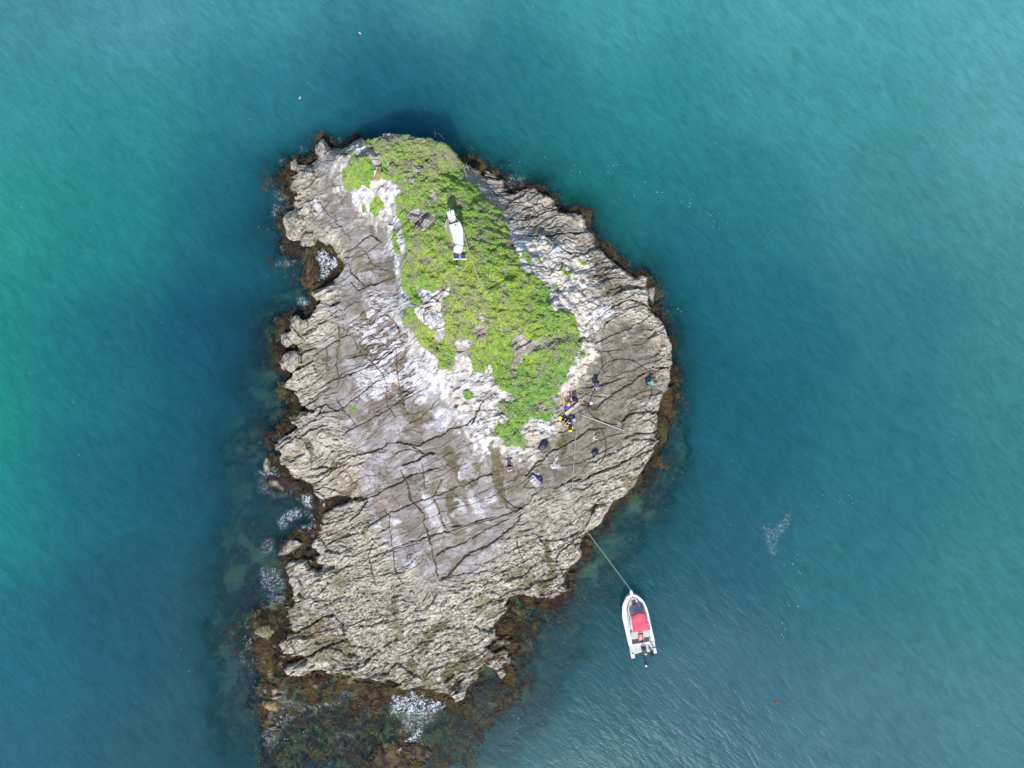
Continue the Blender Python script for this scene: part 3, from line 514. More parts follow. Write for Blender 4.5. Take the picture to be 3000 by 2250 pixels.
inl = sst(-.05, .55, SDr)                      # 0 at the waterline, 1 on the shelf
edge_amp = 1 - sst(0.5, 5.0, SD)               # blocky near the shore
rough = fbm(GX / .8, GY / .8, 91, 5).astype(np.float32)
ridg = 1 - np.abs(fbm(GX / 1.9 + w1 * .3, GY / 1.9, 95, 5)).astype(np.float32) * 2
blk = (Aid - .5) * (.14 + .42 * edge_amp) + (Acx * (Aid - .4) * .16 + Acy * ((Aid * 7.3) % 1 - .5) * .18)
blk = blk - .35 * np.clip(A1 - .35, 0, 1) ** 2 * (0.4 + edge_amp)
sm = flat * (1 - edge_amp * .4)
h_rock = BASE + blk * (1 - .72 * sm) + ((Bid - .5) * .10 - .10 * B1 ** 2) * (1 - .75 * sm) * (1 - z_barn * .3)
ledge = (lv - np.floor(lv)) * sst(.30, .62, rowgate); ledge2 = (lv2 - np.floor(lv2)) * sst(.45, .7, rg2)
lv3 = va / .42 + .5 * fbm(ua / 1.5, va / 1.5, 301, 3) + gate; rg3 = vn(ua / 1.1 + np.floor(lv3) * 5.7, np.floor(lv3) * 3.3, 32)
ledge3 = (lv3 - np.floor(lv3)) * sst(.45, .7, rg3)
nf_ = (1 - .72 * flat) * (1 - z_veg)
h_rock = h_rock + (.19 * ledge + .06 * ledge2 + .06 * ledge3 + .13 * Bcy * sst(.3, .6, Bid) + .09 * Dcy) * nf_ * (1 - .3 * z_cr)
h_rock = h_rock + ((Did - .5) * .10 - .10 * D1 ** 2) * (1 - flat) * (1 - z_veg) + rough * (.12 - .06 * sm) + z_barn * (.10 * (Cid - .5) + .05 * rough)
h_rock = h_rock + z_hill * (1 - z_gray * .6) * (ridg * .32 + rough * .25 + (Cid - .5) * .22 - .25 * C1 ** 2) + z_cr * ((Cid - .5) * .30 - .38 * C1 ** 2)
h_rock = h_rock + z_lil * (.06 * (Bid - .5) - .22 * B1 ** 2) + z_lils * .12
h_rock = h_rock - .15 * crack * (1 - z_hill * .6) * (1 - z_veg) - tdepth * .55 - .07 * veinm * flat
h_rock = h_rock - .10 * z_olive - .12 * z_pool
h_rock = np.maximum(h_rock, .12 * inl + .02)
northcliff = 1
HT = seabed * (1 - inl) + h_rock * inl
HT = np.where(inl > 0, HT, seabed).astype(np.float32)
EDGE = np.minimum.reduce([GX - X0, X1 - GX, GY - Y0, Y1 - GY])
HT = np.where(EDGE < 2, HT * sst(0, 2, EDGE) - 7 * (1 - sst(0, 2, EDGE)), HT).astype(np.float32)
def H(x, y):
    return float(bilin(HT, np.array([(x - X0) / STEP]), np.array([(y - Y0) / STEP]))[0])
def ground(px, py, dz=0.0):
    z = 1.5
    for _ in range(8):
        x, y, _z = P(px, py, z); z = max(H(x, y), 0.0) * .6 + z * .4 if _ < 6 else max(H(x, y), 0.0)
    x, y, _z = P(px, py, z)
    return Vector((x, y, max(H(x, y), 0.0) + dz))

# ---- base colour of the rock, vertex by vertex (lichen, guano, barnacles, algae, kelp)
def C(r, g, b): return np.array((r, g, b), np.float32)
def mixc(a, b, t): return a + (b - a) * t[..., None]
n3 = fbm(GX / .5, GY / .5, 101, 4).astype(np.float32); n4 = fbm(GX / 2.2, GY / 2.2, 111, 4).astype(np.float32); n5 = fbm(GX / .16, GY / .16, 121, 2).astype(np.float32)
cream = mixc(np.broadcast_to(C(.37, .335, .28), GX.shape + (3,)), C(.50, .46, .40), sst(-.5, .6, n3 + (Did - .5) * .8))
cream = mixc(cream, C(.30, .25, .18), sst(.1, .6, n4) * .45)
cream = mixc(cream, C(.17, .155, .115), sst(.08, .4, n5) * (.4 + .35 * z_barn))
cream = mixc(cream, C(.66, .60, .52), sst(.2, .5, -n5) * (.3 + .4 * z_barn))
gray = mixc(np.broadcast_to(C(.255, .228, .20), GX.shape + (3,)), C(.325, .30, .30), sst(-.3, .35, n4 + .3 * n3 + (Aid - .5) * .6))
gray = mixc(gray, C(.42, .40, .43), sst(.05, .5, n1 + .3 * gate + (Bid - .5) * .5) * .7)
gray = mixc(gray, C(.19, .155, .105), sst(.1, .5, n2 + .3 * nf1) * .65)
tan = mixc(np.broadcast_to(C(.18, .158, .125), GX.shape + (3,)), C(.265, .24, .20), sst(-.4, .5, n3 + .4 * n4))
tan = mixc(tan, C(.34, .315, .29), sst(.2, .6, n1) * .6); tan = mixc(tan, C(.13, .105, .06), sst(.15, .5, n2 + .4 * nf2) * .6)
white = mixc(np.broadcast_to(C(.44, .42, .42), GX.shape + (3,)), C(.80, .775, .77), sst(-.4, .3, n3 + .3 * ridg + .5 * nf1))
white = mixc(white, C(.27, .25, .26), sst(.08, .35, nf2 + (Did - .5) * .4) * .6)
white = mixc(white, C(.44, .40, .38), sst(.05, .5, n1) * .6)
white = mixc(white, C(.52, .46, .36), sst(.0, .5, n2) * .5)
lil = mixc(np.broadcast_to(C(.55, .53, .58), GX.shape + (3,)), C(.74, .73, .78), sst(-.4, .4, n3 + (Bid - .5)))
cream_r = mixc(np.broadcast_to(C(.62, .56, .49), GX.shape + (3,)), C(.76, .72, .66), sst(-.4, .4, n3))
col = cream
col = mixc(col, gray, z_gray); col = mixc(col, tan, np.maximum(z_tan, z_tan2 * .8))
cv = (Aid - .5)[..., None] * .12 + 1
col = col * (1 + (Aid - .5)[..., None] * .22) * (1 + (Bid - .5)[..., None] * .16)
col = mixc(col, lil, np.clip(z_lil * .65 * sst(.35, .6, Bid + .4 * n3) + z_lils * (.55 + .35 * sst(-.3, .3, nf1)), 0, 1))
ww = z_white * (.55 + .45 * sst(-.5, .2, n4 + .4 * n3)) * np.where(z_cr > .5, .2, 1)
col = mixc(col, white, ww); col = mixc(col, cream_r, z_cr * .85)
col = mixc(col, C(.50, .26, .05), z_och * sst(-.2, .3, n3) * .8)
col = mixc(col, C(.075, .065, .03), z_olive * .6); col = mixc(col, C(.17, .15, .075), z_olive * (.5 + .4 * n3))
# algae patches on the low rock
lowz = 1 - sst(.3, 1.1, HT)
col = mixc(col, C(.15, .13, .05), sst(.1, .5, n4 + lowz * .35 - .15) * (1 - z_white) * .55 * (z_barn * .6 + .4) * (1 - flat))
# dark growth and dirt in the cracks
dk = np.clip(np.maximum(crack * .62 * (1 - z_white * .3) * (1 - .5 * z_cr), tc * .85), 0, 1)
dkc = mixc(np.broadcast_to(C(.075, .060, .045), GX.shape + (3,)), C(.16, .12, .07), sst(-.2, .4, n2))
col = mixc(col, dkc, sst(.1, .8, dk) * (1 - z_veg))
col = mixc(col, C(.11, .085, .055), np.clip(veinm * flat * 1.1, 0, .92))
lips = np.clip(np.clip(tc * 1.6, 0, 1) - sst(.1, .7, dk), 0, 1)
col = mixc(col, C(.14, .12, .045), lips * .35 * sst(-.1, .4, n4) * (1 - z_white))
col = mixc(col, C(.07, .085, .08), z_pool * .6 * sst(-.4, .3, nf1))
# soil below the plants
soil = mixc(np.broadcast_to(C(.10, .085, .05), GX.shape + (3,)), C(.30, .25, .19), sst(-.1, .5, n3))
col = mixc(col, soil, z_veg * .85)
hsd = np.maximum.reduce([sdf_poly(h_, MX, MY) for h_ in VEG_HOLES])
holes = sst(-8, 2, samp(hsd, U, V)) * (1 - z_veg)
col = mixc(col, mixc(np.broadcast_to(C(.27, .22, .18), GX.shape + (3,)), C(.46, .42, .39), sst(-.2, .3, n2)), holes * .9)
# intertidal kelp belt and sea floor
kelp = mixc(np.broadcast_to(C(.040, .026, .024), GX.shape + (3,)), C(.10, .072, .040), sst(-.1, .5, n3))
kelp = mixc(kelp, C(.16, .145, .06), sst(.1, .5, n4) * .7)
kz = sst(.44, .08, HT + n3 * .22 - z_oliver * .25)
olv = mixc(np.broadcast_to(C(.13, .11, .035), GX.shape + (3,)), C(.33, .29, .18), sst(-.2, .5, n3))
col = mixc(col, olv, sst(.75, .3, HT + n3 * .2) * np.maximum(z_oliver, .35 * (1 - flat)) * .8)
col = mixc(col, kelp, kz)
sand = C(.19, .23, .14)
bare = np.clip(sst(.12, .42, fbm(GX / 2.6 + 9, GY / 2.6, 131, 4)) * sst(.6, 1.6, dout) * .7 + z_sandy * sst(-.35, .25, n4), 0, 1)
col = mixc(col, sand, bare * sst(-.4, -1.0, HT))
dim = 1 - .03 * (1 - z_white) * (1 - z_veg) * (1 - kz); col = col * dim[..., None]; col = mixc(col, col * C(1.0, .985, .955), (1 - z_white))
col = np.clip(col, .01, .9)

def rock_material():
    m = bpy.data.materials.new('rock'); m.use_nodes = True; nt = m.node_tree; N = nt.nodes; L = nt.links
    b = N['Principled BSDF']; b.inputs['Roughness'].default_value = .85
    b.inputs['Specular IOR Level'].default_value = .25
    at = N.new('ShaderNodeAttribute'); at.attribute_name = 'Col'
    tcd = N.new('ShaderNodeTexCoord')
    n = N.new('ShaderNodeTexNoise'); n.inputs['Scale'].default_value = 9; n.inputs['Detail'].default_value = 5; n.inputs['Roughness'].default_value = .7
    L.new(tcd.outputs['Object'], n.inputs['Vector'])
    v = N.new('ShaderNodeTexNoise'); v.inputs['Scale'].default_value = 1.7; v.inputs['Detail'].default_value = 6
    L.new(tcd.outputs['Object'], v.inputs['Vector'])
    mr = N.new('ShaderNodeMapRange'); mr.inputs[1].default_value = .25; mr.inputs[2].default_value = .75; mr.inputs[3].default_value = .74; mr.inputs[4].default_value = 1.26
    L.new(n.outputs[0], mr.inputs[0])
    mr2 = N.new('ShaderNodeMapRange'); mr2.inputs[1].default_value = .3; mr2.inputs[2].default_value = .7; mr2.inputs[3].default_value = .88; mr2.inputs[4].default_value = 1.12
    L.new(v.outputs[0], mr2.inputs[0])
    mu = N.new('ShaderNodeMath'); mu.operation = 'MULTIPLY'; L.new(mr.outputs[0], mu.inputs[0]); L.new(mr2.outputs[0], mu.inputs[1])
    mx_ = N.new('ShaderNodeVectorMath'); mx_.operation = 'SCALE'; L.new(at.outputs['Color'], mx_.inputs[0]); L.new(mu.outputs[0], mx_.inputs['Scale'])
    L.new(mx_.outputs[0], b.inputs['Base Color'])
    bp = N.new('ShaderNodeBump'); bp.inputs['Strength'].default_value = .6; bp.inputs['Distance'].default_value = .05
    L.new(n.outputs[0], bp.inputs['Height']); L.new(bp.outputs[0], b.inputs['Normal'])
    return m
M_rock = rock_material()
ny_, nx_ = GX.shape
idx = np.arange(ny_ * nx_, dtype=np.int32).reshape(ny_, nx_)
faces = np.stack([idx[:-1, :-1], idx[:-1, 1:], idx[1:, 1:], idx[1:, :-1]], -1).reshape(-1, 4)
keep = (np.maximum.reduce([HT[:-1, :-1], HT[:-1, 1:], HT[1:, 1:], HT[1:, :-1]]) > -4.5).ravel()
faces = faces[keep]
used = np.zeros(ny_ * nx_, bool); used[faces.ravel()] = True
remap = np.cumsum(used) - 1
vv = np.stack([GX, GY, HT], -1).reshape(-1, 3)[used]
island = mesh_np('rocky_island', vv, remap[faces], M_rock, cols=col.reshape(-1, 3)[used], smooth=True)
tag(island, kind='structure')
m = bpy.data.materials.new('deep_floor'); m.use_nodes = True; m.node_tree.nodes['Principled BSDF'].inputs['Base Color'].default_value = (.05, .1, .1, 1)
fl = mesh_np('sea_floor', [(-6000, -6000, -7.2), (6000, -6000, -7.2), (6000, 6000, -7.2), (-6000, 6000, -7.2)], [(0, 1, 2, 3)], m)
tag(fl, kind='structure')

# ------------------------------------------------------------------ the sea
def lin(c): 
    c = np.array(c, np.float64) / 255.0
    return np.where(c <= .04045, c / 12.92, ((c + .055) / 1.055) ** 2.4)
fine_x = np.arange(-33, 28.01, .2); fine_y = np.arange(-40, 30.01, .2)
def ext(a0, first, last):
    out = []; s = .3; x = a0[-1]
    while x < last: x += s; s = min(s * 1.25, 500) ; out.append(x)
    neg = []; s = .3; x = a0[0]
    while x > first: x -= s; s = min(s * 1.25, 500); neg.append(x)
    return np.array(neg[::-1] + list(a0) + out)
wx = ext(fine_x, -6000, 6000); wy = ext(fine_y, -6000, 6000)
WX, WY = np.meshgrid(wx, wy)
ok = (WX > X0) & (WX < X1) & (WY > Y0) & (WY < Y1)
hgt = np.where(ok, bilin(HT, (WX - X0) / STEP, (WY - Y0) / STEP), -7)
dep = np.clip(-hgt, 0, 8)
alpha = 1 - np.exp(-.5 * dep)
alpha = np.clip(alpha * 1.03, 0.04, 1)
fade = np.minimum.reduce([WX - X0, X1 - WX, WY - Y0, Y1 - WY])
alpha = np.where(ok, alpha * sst(0, 4, fade) + (1 - sst(0, 4, fade)), 1.0)
WU = 1500 + WX * FPX / CAMH; WV = 1125 - WY * FPX / CAMH
num = np.zeros(WX.shape + (3,)); den = np.zeros(WX.shape)
su = np.clip(WU, -200, 3200); svv = np.clip(WV, -200, 2450)
jn = fbm(WX / 9, WY / 9, 201, 3) * 60; jn2 = fbm(WX / 9, WY / 9, 211, 3) * 60
for (px, py, c) in WC:
    w = 1 / (((su + jn - px) ** 2 + (svv + jn2 - py) ** 2) + 210 ** 2) ** 2.6
    num += w[..., None] * lin(c); den += w
wc = num / den[..., None] * .655
lum = wc @ np.array([.25, .6, .15]); wc = wc * .95 + lum[..., None] * .05; wc = wc * np.array([1.08, .97, .92])
foam = np.zeros(WX.shape)
sel = (WU > 500) & (WU < 2420) & (WV > 300) & (WV < 2300)
fu = WU[sel]; fv = WV[sel]; fo = np.zeros(fu.shape)
wob = fbm(WX[sel] / .8, WY[sel] / .8, 221, 3) * 6
for poly, s in FOAM:
    d = sdf_poly(poly, fu, fv)
    fo = np.maximum(fo, s * sst(-14, 5, d + wob))
foam[sel] = fo
# thin wash where water meets rock
wash = np.where(ok, .55 * np.exp(-((dep - .12) / .22) ** 2) * sst(-.2, .5, fbm(WX / 3, WY / 3, 231, 3)) * (WU < 1350), 0)
foam = np.maximum(foam, wash)
speck = np.zeros(WX.shape)
for (px, py, a, b) in SPECK:
    speck = np.maximum(speck, np.exp(-((WU - px) / a) ** 2 - ((WV - py) / b) ** 2))

def water_material():
    m = bpy.data.materials.new('sea_water'); m.use_nodes = True; nt = m.node_tree; N = nt.nodes; L = nt.links
    N.remove(N['Principled BSDF']); out = N['Material Output']
    def A(n):
        a = N.new('ShaderNodeAttribute'); a.attribute_name = n; return a
    def math_(op, a, b=None, clamp=False):
        k = N.new('ShaderNodeMath'); k.operation = op; k.use_clamp = clamp
        for i, q in enumerate((a, b)):
            if q is None: continue
            if isinstance(q, (int, float)): k.inputs[i].default_value = q
            else: L.new(q, k.inputs[i])
        return k.outputs[0]
    tcd = N.new('ShaderNodeTexCoord')
    def noise(scale, rot, stretch, detail=3, dist=0.0, rough=.5):
        mr_ = N.new('ShaderNodeMapping'); mr_.inputs['Rotation'].default_value[2] = R(-rot); L.new(tcd.outputs['Object'], mr_.inputs[0])
        mp = N.new('ShaderNodeMapping'); mp.inputs['Scale'].default_value = (stretch, 1, 1)
        L.new(mr_.outputs[0], mp.inputs[0])
        n = N.new('ShaderNodeTexNoise'); n.inputs['Scale'].default_value = scale; n.inputs['Detail'].default_value = detail
        n.inputs['Distortion'].default_value = dist; n.inputs['Roughness'].default_value = rough
        L.new(mp.outputs[0], n.inputs['Vector']); return n.outputs[0]
    # ripples: long crests running across the wind, a second train crossing them
    r1 = noise(1.15, -52, .36, 4, .9, .6); r2 = noise(2.9, -38, .3, 3, .3, .6); r3 = noise(6.5, -20, .6, 2); sw = noise(.4, -50, .3, 2, .6)
    calm = noise(.05, 20, .6, 3)
    h = math_('ADD', math_('MULTIPLY', r1, .5), math_('MULTIPLY', r2, .25))
    h = math_('ADD', h, math_('MULTIPLY', r3, .10)); h = math_('ADD', h, math_('MULTIPLY', sw, .35))
    cm = N.new('ShaderNodeMapRange'); cm.inputs[1].default_value = .35; cm.inputs[2].default_value = .62; cm.inputs[3].default_value = .45; cm.inputs[4].default_value = 1.15; L.new(calm, cm.inputs[0])
    bp = N.new('ShaderNodeBump'); bp.inputs['Strength'].default_value = 1.0; bp.inputs['Distance'].default_value = .42
    bpg = N.new('ShaderNodeBump'); bpg.inputs['Distance'].default_value = .13; L.new(math_('MULTIPLY', h, cm.outputs[0]), bpg.inputs['Height'])
    L.new(math_('MULTIPLY', h, cm.outputs[0]), bp.inputs['Height'])
    wcol = A('Col')
    # ripple shading painted into the water colour, lighter and darker along the crests
    ripple_shade = N.new('ShaderNodeMapRange'); ripple_shade.inputs[1].default_value = .38; ripple_shade.inputs[2].default_value = .62; ripple_shade.inputs[3].default_value = .84; ripple_shade.inputs[4].default_value = 1.16; L.new(math_('ADD', math_('MULTIPLY', r1, .45), math_('ADD', math_('MULTIPLY', r2, .35), math_('MULTIPLY', r3, .2))), ripple_shade.inputs[0])
    vs = N.new('ShaderNodeVectorMath'); vs.operation = 'SCALE'; L.new(wcol.outputs['Color'], vs.inputs[0]); L.new(ripple_shade.outputs[0], vs.inputs['Scale'])
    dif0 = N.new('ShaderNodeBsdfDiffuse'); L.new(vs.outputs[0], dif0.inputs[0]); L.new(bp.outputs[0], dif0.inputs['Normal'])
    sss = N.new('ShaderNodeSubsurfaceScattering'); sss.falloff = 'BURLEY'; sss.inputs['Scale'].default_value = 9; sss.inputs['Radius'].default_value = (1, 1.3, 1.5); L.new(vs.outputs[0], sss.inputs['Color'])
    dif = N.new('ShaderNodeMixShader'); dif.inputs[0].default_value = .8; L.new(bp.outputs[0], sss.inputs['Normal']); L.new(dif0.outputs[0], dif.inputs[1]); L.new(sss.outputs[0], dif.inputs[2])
    tr = N.new('ShaderNodeBsdfTransparent'); tr.inputs[0].default_value = (.72, .93, .93, 1)
    body = N.new('ShaderNodeMixShader'); L.new(A('depthmix').outputs['Fac'], body.inputs[0]); L.new(tr.outputs[0], body.inputs[1]); L.new(dif.outputs[0], body.inputs[2])
    gl = N.new('ShaderNodeBsdfGlossy'); gl.inputs['Roughness'].default_value = .27; L.new(bpg.outputs[0], gl.inputs['Normal'])
    fr = N.new('ShaderNodeFresnel'); fr.inputs[0].default_value = 1.33; L.new(bpg.outputs[0], fr.inputs['Normal'])
    srf = N.new('ShaderNodeMixShader'); L.new(math_('MULTIPLY', fr.outputs[0], .28), srf.inputs[0]); L.new(body.outputs[0], srf.inputs[1]); L.new(gl.outputs[0], srf.inputs[2])
    # foam lace: winding strands that close up where the foam is thick
    def strand(scale, dist):
        n = N.new('ShaderNodeTexNoise'); n.inputs['Scale'].default_value = scale; n.inputs['Detail'].default_value = 3; n.inputs['Distortion'].default_value = dist; n.inputs['Roughness'].default_value = .55
        L.new(tcd.outputs['Object'], n.inputs['Vector']); return math_('ABSOLUTE', math_('SUBTRACT', n.outputs[0], .5))
    fa = A('foam').outputs['Fac']
    st = math_('MINIMUM', strand(1.0, 1.5), strand(2.1, 1.2))
    fn = N.new('ShaderNodeTexNoise'); fn.inputs['Scale'].default_value = 4.0; fn.inputs['Detail'].default_value = 5; fn.inputs['Roughness'].default_value = .7; L.new(tcd.outputs['Object'], fn.inputs['Vector'])
    thr = math_('ADD', math_('MULTIPLY', fa, .055), math_('MULTIPLY', math_('SUBTRACT', fn.outputs[0], .52), .12))
    fm = math_('MULTIPLY', math_('MULTIPLY', math_('SUBTRACT', thr, st), 20.0, True), math_('MULTIPLY', fa, 1.1, True))
    fm = math_('MAXIMUM', fm, math_('MULTIPLY', math_('MULTIPLY', fa, fa), math_('MULTIPLY', math_('SUBTRACT', fn.outputs[0], .42), 1.3, True)))
    sp = N.new('ShaderNodeTexVoronoi'); sp.inputs['Scale'].default_value = 2.6; L.new(tcd.outputs['Object'], sp.inputs['Vector'])
    spm = math_('MULTIPLY', math_('SUBTRACT', math_('MULTIPLY', A('speck').outputs['Fac'], .13), sp.outputs['Distance']), 12.0, True)  # white specks, drawn for foam flecks and glints alike
    rare = N.new('ShaderNodeTexVoronoi'); rare.inputs['Scale'].default_value = .45; L.new(tcd.outputs['Object'], rare.inputs['Vector'])
    rm = math_('MULTIPLY', math_('SUBTRACT', .035, rare.outputs['Distance']), 20.0, True)
    fo_ = math_('MAXIMUM', math_('MAXIMUM', fm, spm), math_('MULTIPLY', rm, .5))
    fd = N.new('ShaderNodeBsdfDiffuse'); fd.inputs[0].default_value = (.80, .84, .88, 1)
    fin = N.new('ShaderNodeMixShader'); L.new(fo_, fin.inputs[0]); L.new(srf.outputs[0], fin.inputs[1]); L.new(fd.outputs[0], fin.inputs[2])
    L.new(fin.outputs[0], out.inputs[0])
    return m
nyw, nxw = WX.shape
widx = np.arange(nyw * nxw, dtype=np.int32).reshape(nyw, nxw)
wf = np.stack([widx[:-1, :-1], widx[:-1, 1:], widx[1:, 1:], widx[1:, :-1]], -1).reshape(-1, 4)
wz = np.zeros(WX.shape)
sea = mesh_np('sea_water', np.stack([WX, WY, wz], -1).reshape(-1, 3), wf, water_material(), cols=wc.reshape(-1, 3),
              attrs={'depthmix': alpha.ravel(), 'foam': foam.ravel(), 'speck': speck.ravel()})
tag(sea, kind='structure')

# ------------------------------------------------------------------ plants
def leaf_material(name, trans=.35):
    m = bpy.data.materials.new(name); m.use_nodes = True; nt = m.node_tree; N = nt.nodes; L = nt.links
    N.remove(N['Principled BSDF']); out = N['Material Output']
    at = N.new('ShaderNodeAttribute'); at.attribute_name = 'Col'
    d = N.new('ShaderNodeBsdfDiffuse'); t = N.new('ShaderNodeBsdfTranslucent'); mx_ = N.new('ShaderNodeMixShader'); mx_.inputs[0].default_value = trans
    L.new(at.outputs['Color'], d.inputs[0]); L.new(at.outputs['Color'], t.inputs[0]); L.new(d.outputs[0], mx_.inputs[1]); L.new(t.outputs[0], mx_.inputs[2])
    L.new(mx_.outputs[0], out.inputs[0]); return m
M_leaf = leaf_material('leaves')
M_kelp = leaf_material('kelp_fronds', .2)

def quads(c, size, aspect, tilt, col, name, mat, parent=None, yaw=None):
    """leaf shaped quads (rhombs) at c (n,3)"""
    n = len(c)
    yaw = rng.uniform(0, 2 * np.pi, n) if yaw is None else yaw
    tl = rng.normal(0, tilt, n); tl2 = rng.normal(0, tilt, n)
    a = np.stack([np.cos(yaw), np.sin(yaw), np.sin(tl)], -1) * size[:, None]
    b = np.stack([-np.sin(yaw), np.cos(yaw), np.sin(tl2)], -1) * (size * aspect)[:, None]
    v = np.stack([c - a, c - b, c + a, c + b], 1).reshape(-1, 3)
    f = np.arange(n * 4, dtype=np.int32).reshape(n, 4)
    return mesh_np(name, v, f, mat, parent, cols=np.repeat(col, 4, 0), smooth=False)

def canopy(x, y):
    f1, f2, cid, _, _ = worley(x / .6, y / .6, 301)
    g1, g2, gid, _, _ = worley(x / .25, y / .25, 311)
    c = .13 * (1 - np.clip(f1 * 1.1, 0, 1) ** 2) + .08 * (1 - np.clip(g1 * 1.2, 0, 1) ** 2) + .08 * fbm(x / 1.6, y / 1.6, 321, 3)
    return np.maximum(c + .12, .03), cid, gid
def tc_(r, g, b): return np.array((r, g, b))
def leafset(mask_fn, n_try, name, parent=None, lush=0.5, box=None, hmul=1.0, steep=0):
    x0, x1, y0, y1 = box
    x = rng.uniform(x0, x1, n_try); y = rng.uniform(y0, y1, n_try)
    if steep:
        xe = rng.uniform(x0, x1, steep); ye = rng.uniform(y0, y1, steep)
        hq = lambda a, b: bilin(HT, (a - X0) / STEP, (b - Y0) / STEP)
        sl = np.hypot(hq(xe + .1, ye) - hq(xe - .1, ye), hq(xe, ye + .1) - hq(xe, ye - .1)) / .2
        kq = rng.uniform(0, 1, steep) < np.clip((sl - .5) / 4, 0, 1)
        x = np.concatenate([x, xe[kq]]); y = np.concatenate([y, ye[kq]])
    z = bilin(HT, (x - X0) / STEP, (y - Y0) / STEP); zb = np.clip(bilin(BASE, (x - X0) / STEP, (y - Y0) / STEP), .2, 12)
    u = 1500 + x * FPX / (CAMH - zb); v = 1125 - y * FPX / (CAMH - zb)
    nn = fbm(x / 1.0, y / 1.0, 331, 3) * 8 + fbm(x / .28, y / .28, 335, 3) * (9 if steep else 0)
    m = mask_fn(u + nn, v + nn)
    kp = (m > 0) & (z > .3)
    x, y, z, u, v, m = x[kp], y[kp], z[kp], u[kp], v[kp], m[kp]
    ch, cid, gid = canopy(x, y)
    ch = ch * np.clip(m / 9, .25, 1) * hmul
    dens = fbm(x / .9, y / .9, 341, 3)
    p = rng.uniform(0, 1, len(x)) < np.clip(.85 + dens * .9 + lush, .25, 1)
    x, y, z, u, v, ch, cid, gid, m = [q[p] for q in (x, y, z, u, v, ch, cid, gid, m)]
    dp = rng.beta(1, 5, len(x)) * .26
    c = np.stack([x, y, z + np.maximum(ch - dp, .01)], -1)
    big = fbm(x / 3.5, y / 3.5, 351, 3); med = fbm(x / .7, y / .7, 361, 3)
    # dry, twiggy growth in the north, lime yellow crown in the middle, deep green below
    north = sst(640, 430, v); mid = np.exp(-(((u - 1420) / 170) ** 2 + ((v - 850) / 130) ** 2)); south = sst(980, 1120, v)
    lime = tc_(.58, .70, .12); green = tc_(.37, .60, .15); deep = tc_(.20, .42, .10); dry = tc_(.52, .52, .33); brown = tc_(.47, .42, .33)
    t_l = np.clip(.40 + .65 * mid + big * .7 + (cid - .5) * .5 - south * .35 - lush * .4, 0, 1)
    col = green + (lime - green) * t_l[:, None]
    t_d = np.clip(.12 + (gid - .5) * .8 + .25 * south + lush * .2, 0, .85); col = col + (deep - col) * t_d[:, None]
    t_y = np.clip((.05 + .38 * north + big * .9 * (1 - south) + med * .8 + (rng.uniform(0, 1, len(x)) - .5) * .5) * (1 - lush), 0, .9)
    t_y = t_y * (rng.uniform(0, 1, len(x)) < .75); col = col + (dry - col) * t_y[:, None]
    t_b = (rng.uniform(0, 1, len(x)) < np.clip((med + (gid - .5) * .5 - lush * .5) * 2 + north * .15 - .2, 0, .7)) * .8; col = col + (brown - col) * t_b[:, None]
    col = col * rng.uniform(.7, 1.25, len(x))[:, None]
    size = rng.uniform(.04, .075, len(x))
    return quads(c, size, .62, .42, col, name, M_leaf, parent)

bx = (-17.5, 8.5, -7.5, 22.6)
veg = leafset(lambda u, v: samp(veg_sd, u, v), 900000, 'ground_cover', box=bx, lush=0.0, steep=900000)
tag(veg, 'dense lime green scrub covering the top of the rocky islet', 'scrub', kind='stuff')
PL = {'nw': ('shrub_patch', 'mid green shrub patch ringed by white rock, left of the orange stained rock', 'shrubs', .3), 'ledge': ('shrub_patch', 'small bright green shrub on the pale ledge below the orange streak', 'shrubs', .35),
 'cliff': ('shrub_patch', 'narrow dark green plants down the cleft left of the main scrub', 'shrubs', .6), 'tuft_a': ('shrub_patch', 'faint green tuft on white rock left of the bright ledge shrub', 'shrubs', .1),
 'round': ('round_shrub', 'single round green bush alone on the bare white slope', 'bush', .7), 'east': ('shrub_patch', 'green plants on white rock beside the small orange spot', 'shrubs', .4),
 'lower_east': ('shrub_patch', 'deep green plants low on the right cliff above dark rocks', 'shrubs', .8), 'north': ('shrub_patch', 'dark green plants at the far top edge beside white boulders', 'shrubs', .8),
 'ts1': ('plant_tuft', 'green tuft on the cream rubble, upper one of the two close together', 'plants', .3), 'ts2': ('plant_tuft', 'green tuft on the cream rubble, lower one of the two close together', 'plants', .3),
 'ts3': ('plant_tuft', 'slanting green tuft at the upper right of the cream rubble', 'plants', .3), 'ts4': ('plant_tuft', 'tiny dark tuft on white rubble near the scrub edge', 'plants', .6),
 'ts5': ('plant_tuft', 'sparse green tuft low on the cream rubble beside the scrub', 'plants', .2), 'ts6': ('plant_tuft', 'green tuft right above the orange streak on the east slope', 'plants', .3),
 'ts7': ('plant_tuft', 'thin lime streak of plants in a joint of the left rock shelf', 'plants', .2)}
for k, (nm, lb, ct, lush) in PL.items():
    poly = PATCH[k]; W = [ground0(*p) for p in poly]
    xs = [w[0] for w in W]; ys = [w[1] for w in W]
    b = (min(xs) - .4, max(xs) + .4, min(ys) - .4, max(ys) + .4)
    o = leafset(lambda u, v, k=k: samp(patch_sd[k], u, v) + 1, int((b[1] - b[0]) * (b[3] - b[2]) * 1500), nm, box=b, lush=lush, hmul=1.0 if 'ts' not in k else .35)
    tag(o, lb, ct, group='green patches apart from the main scrub')

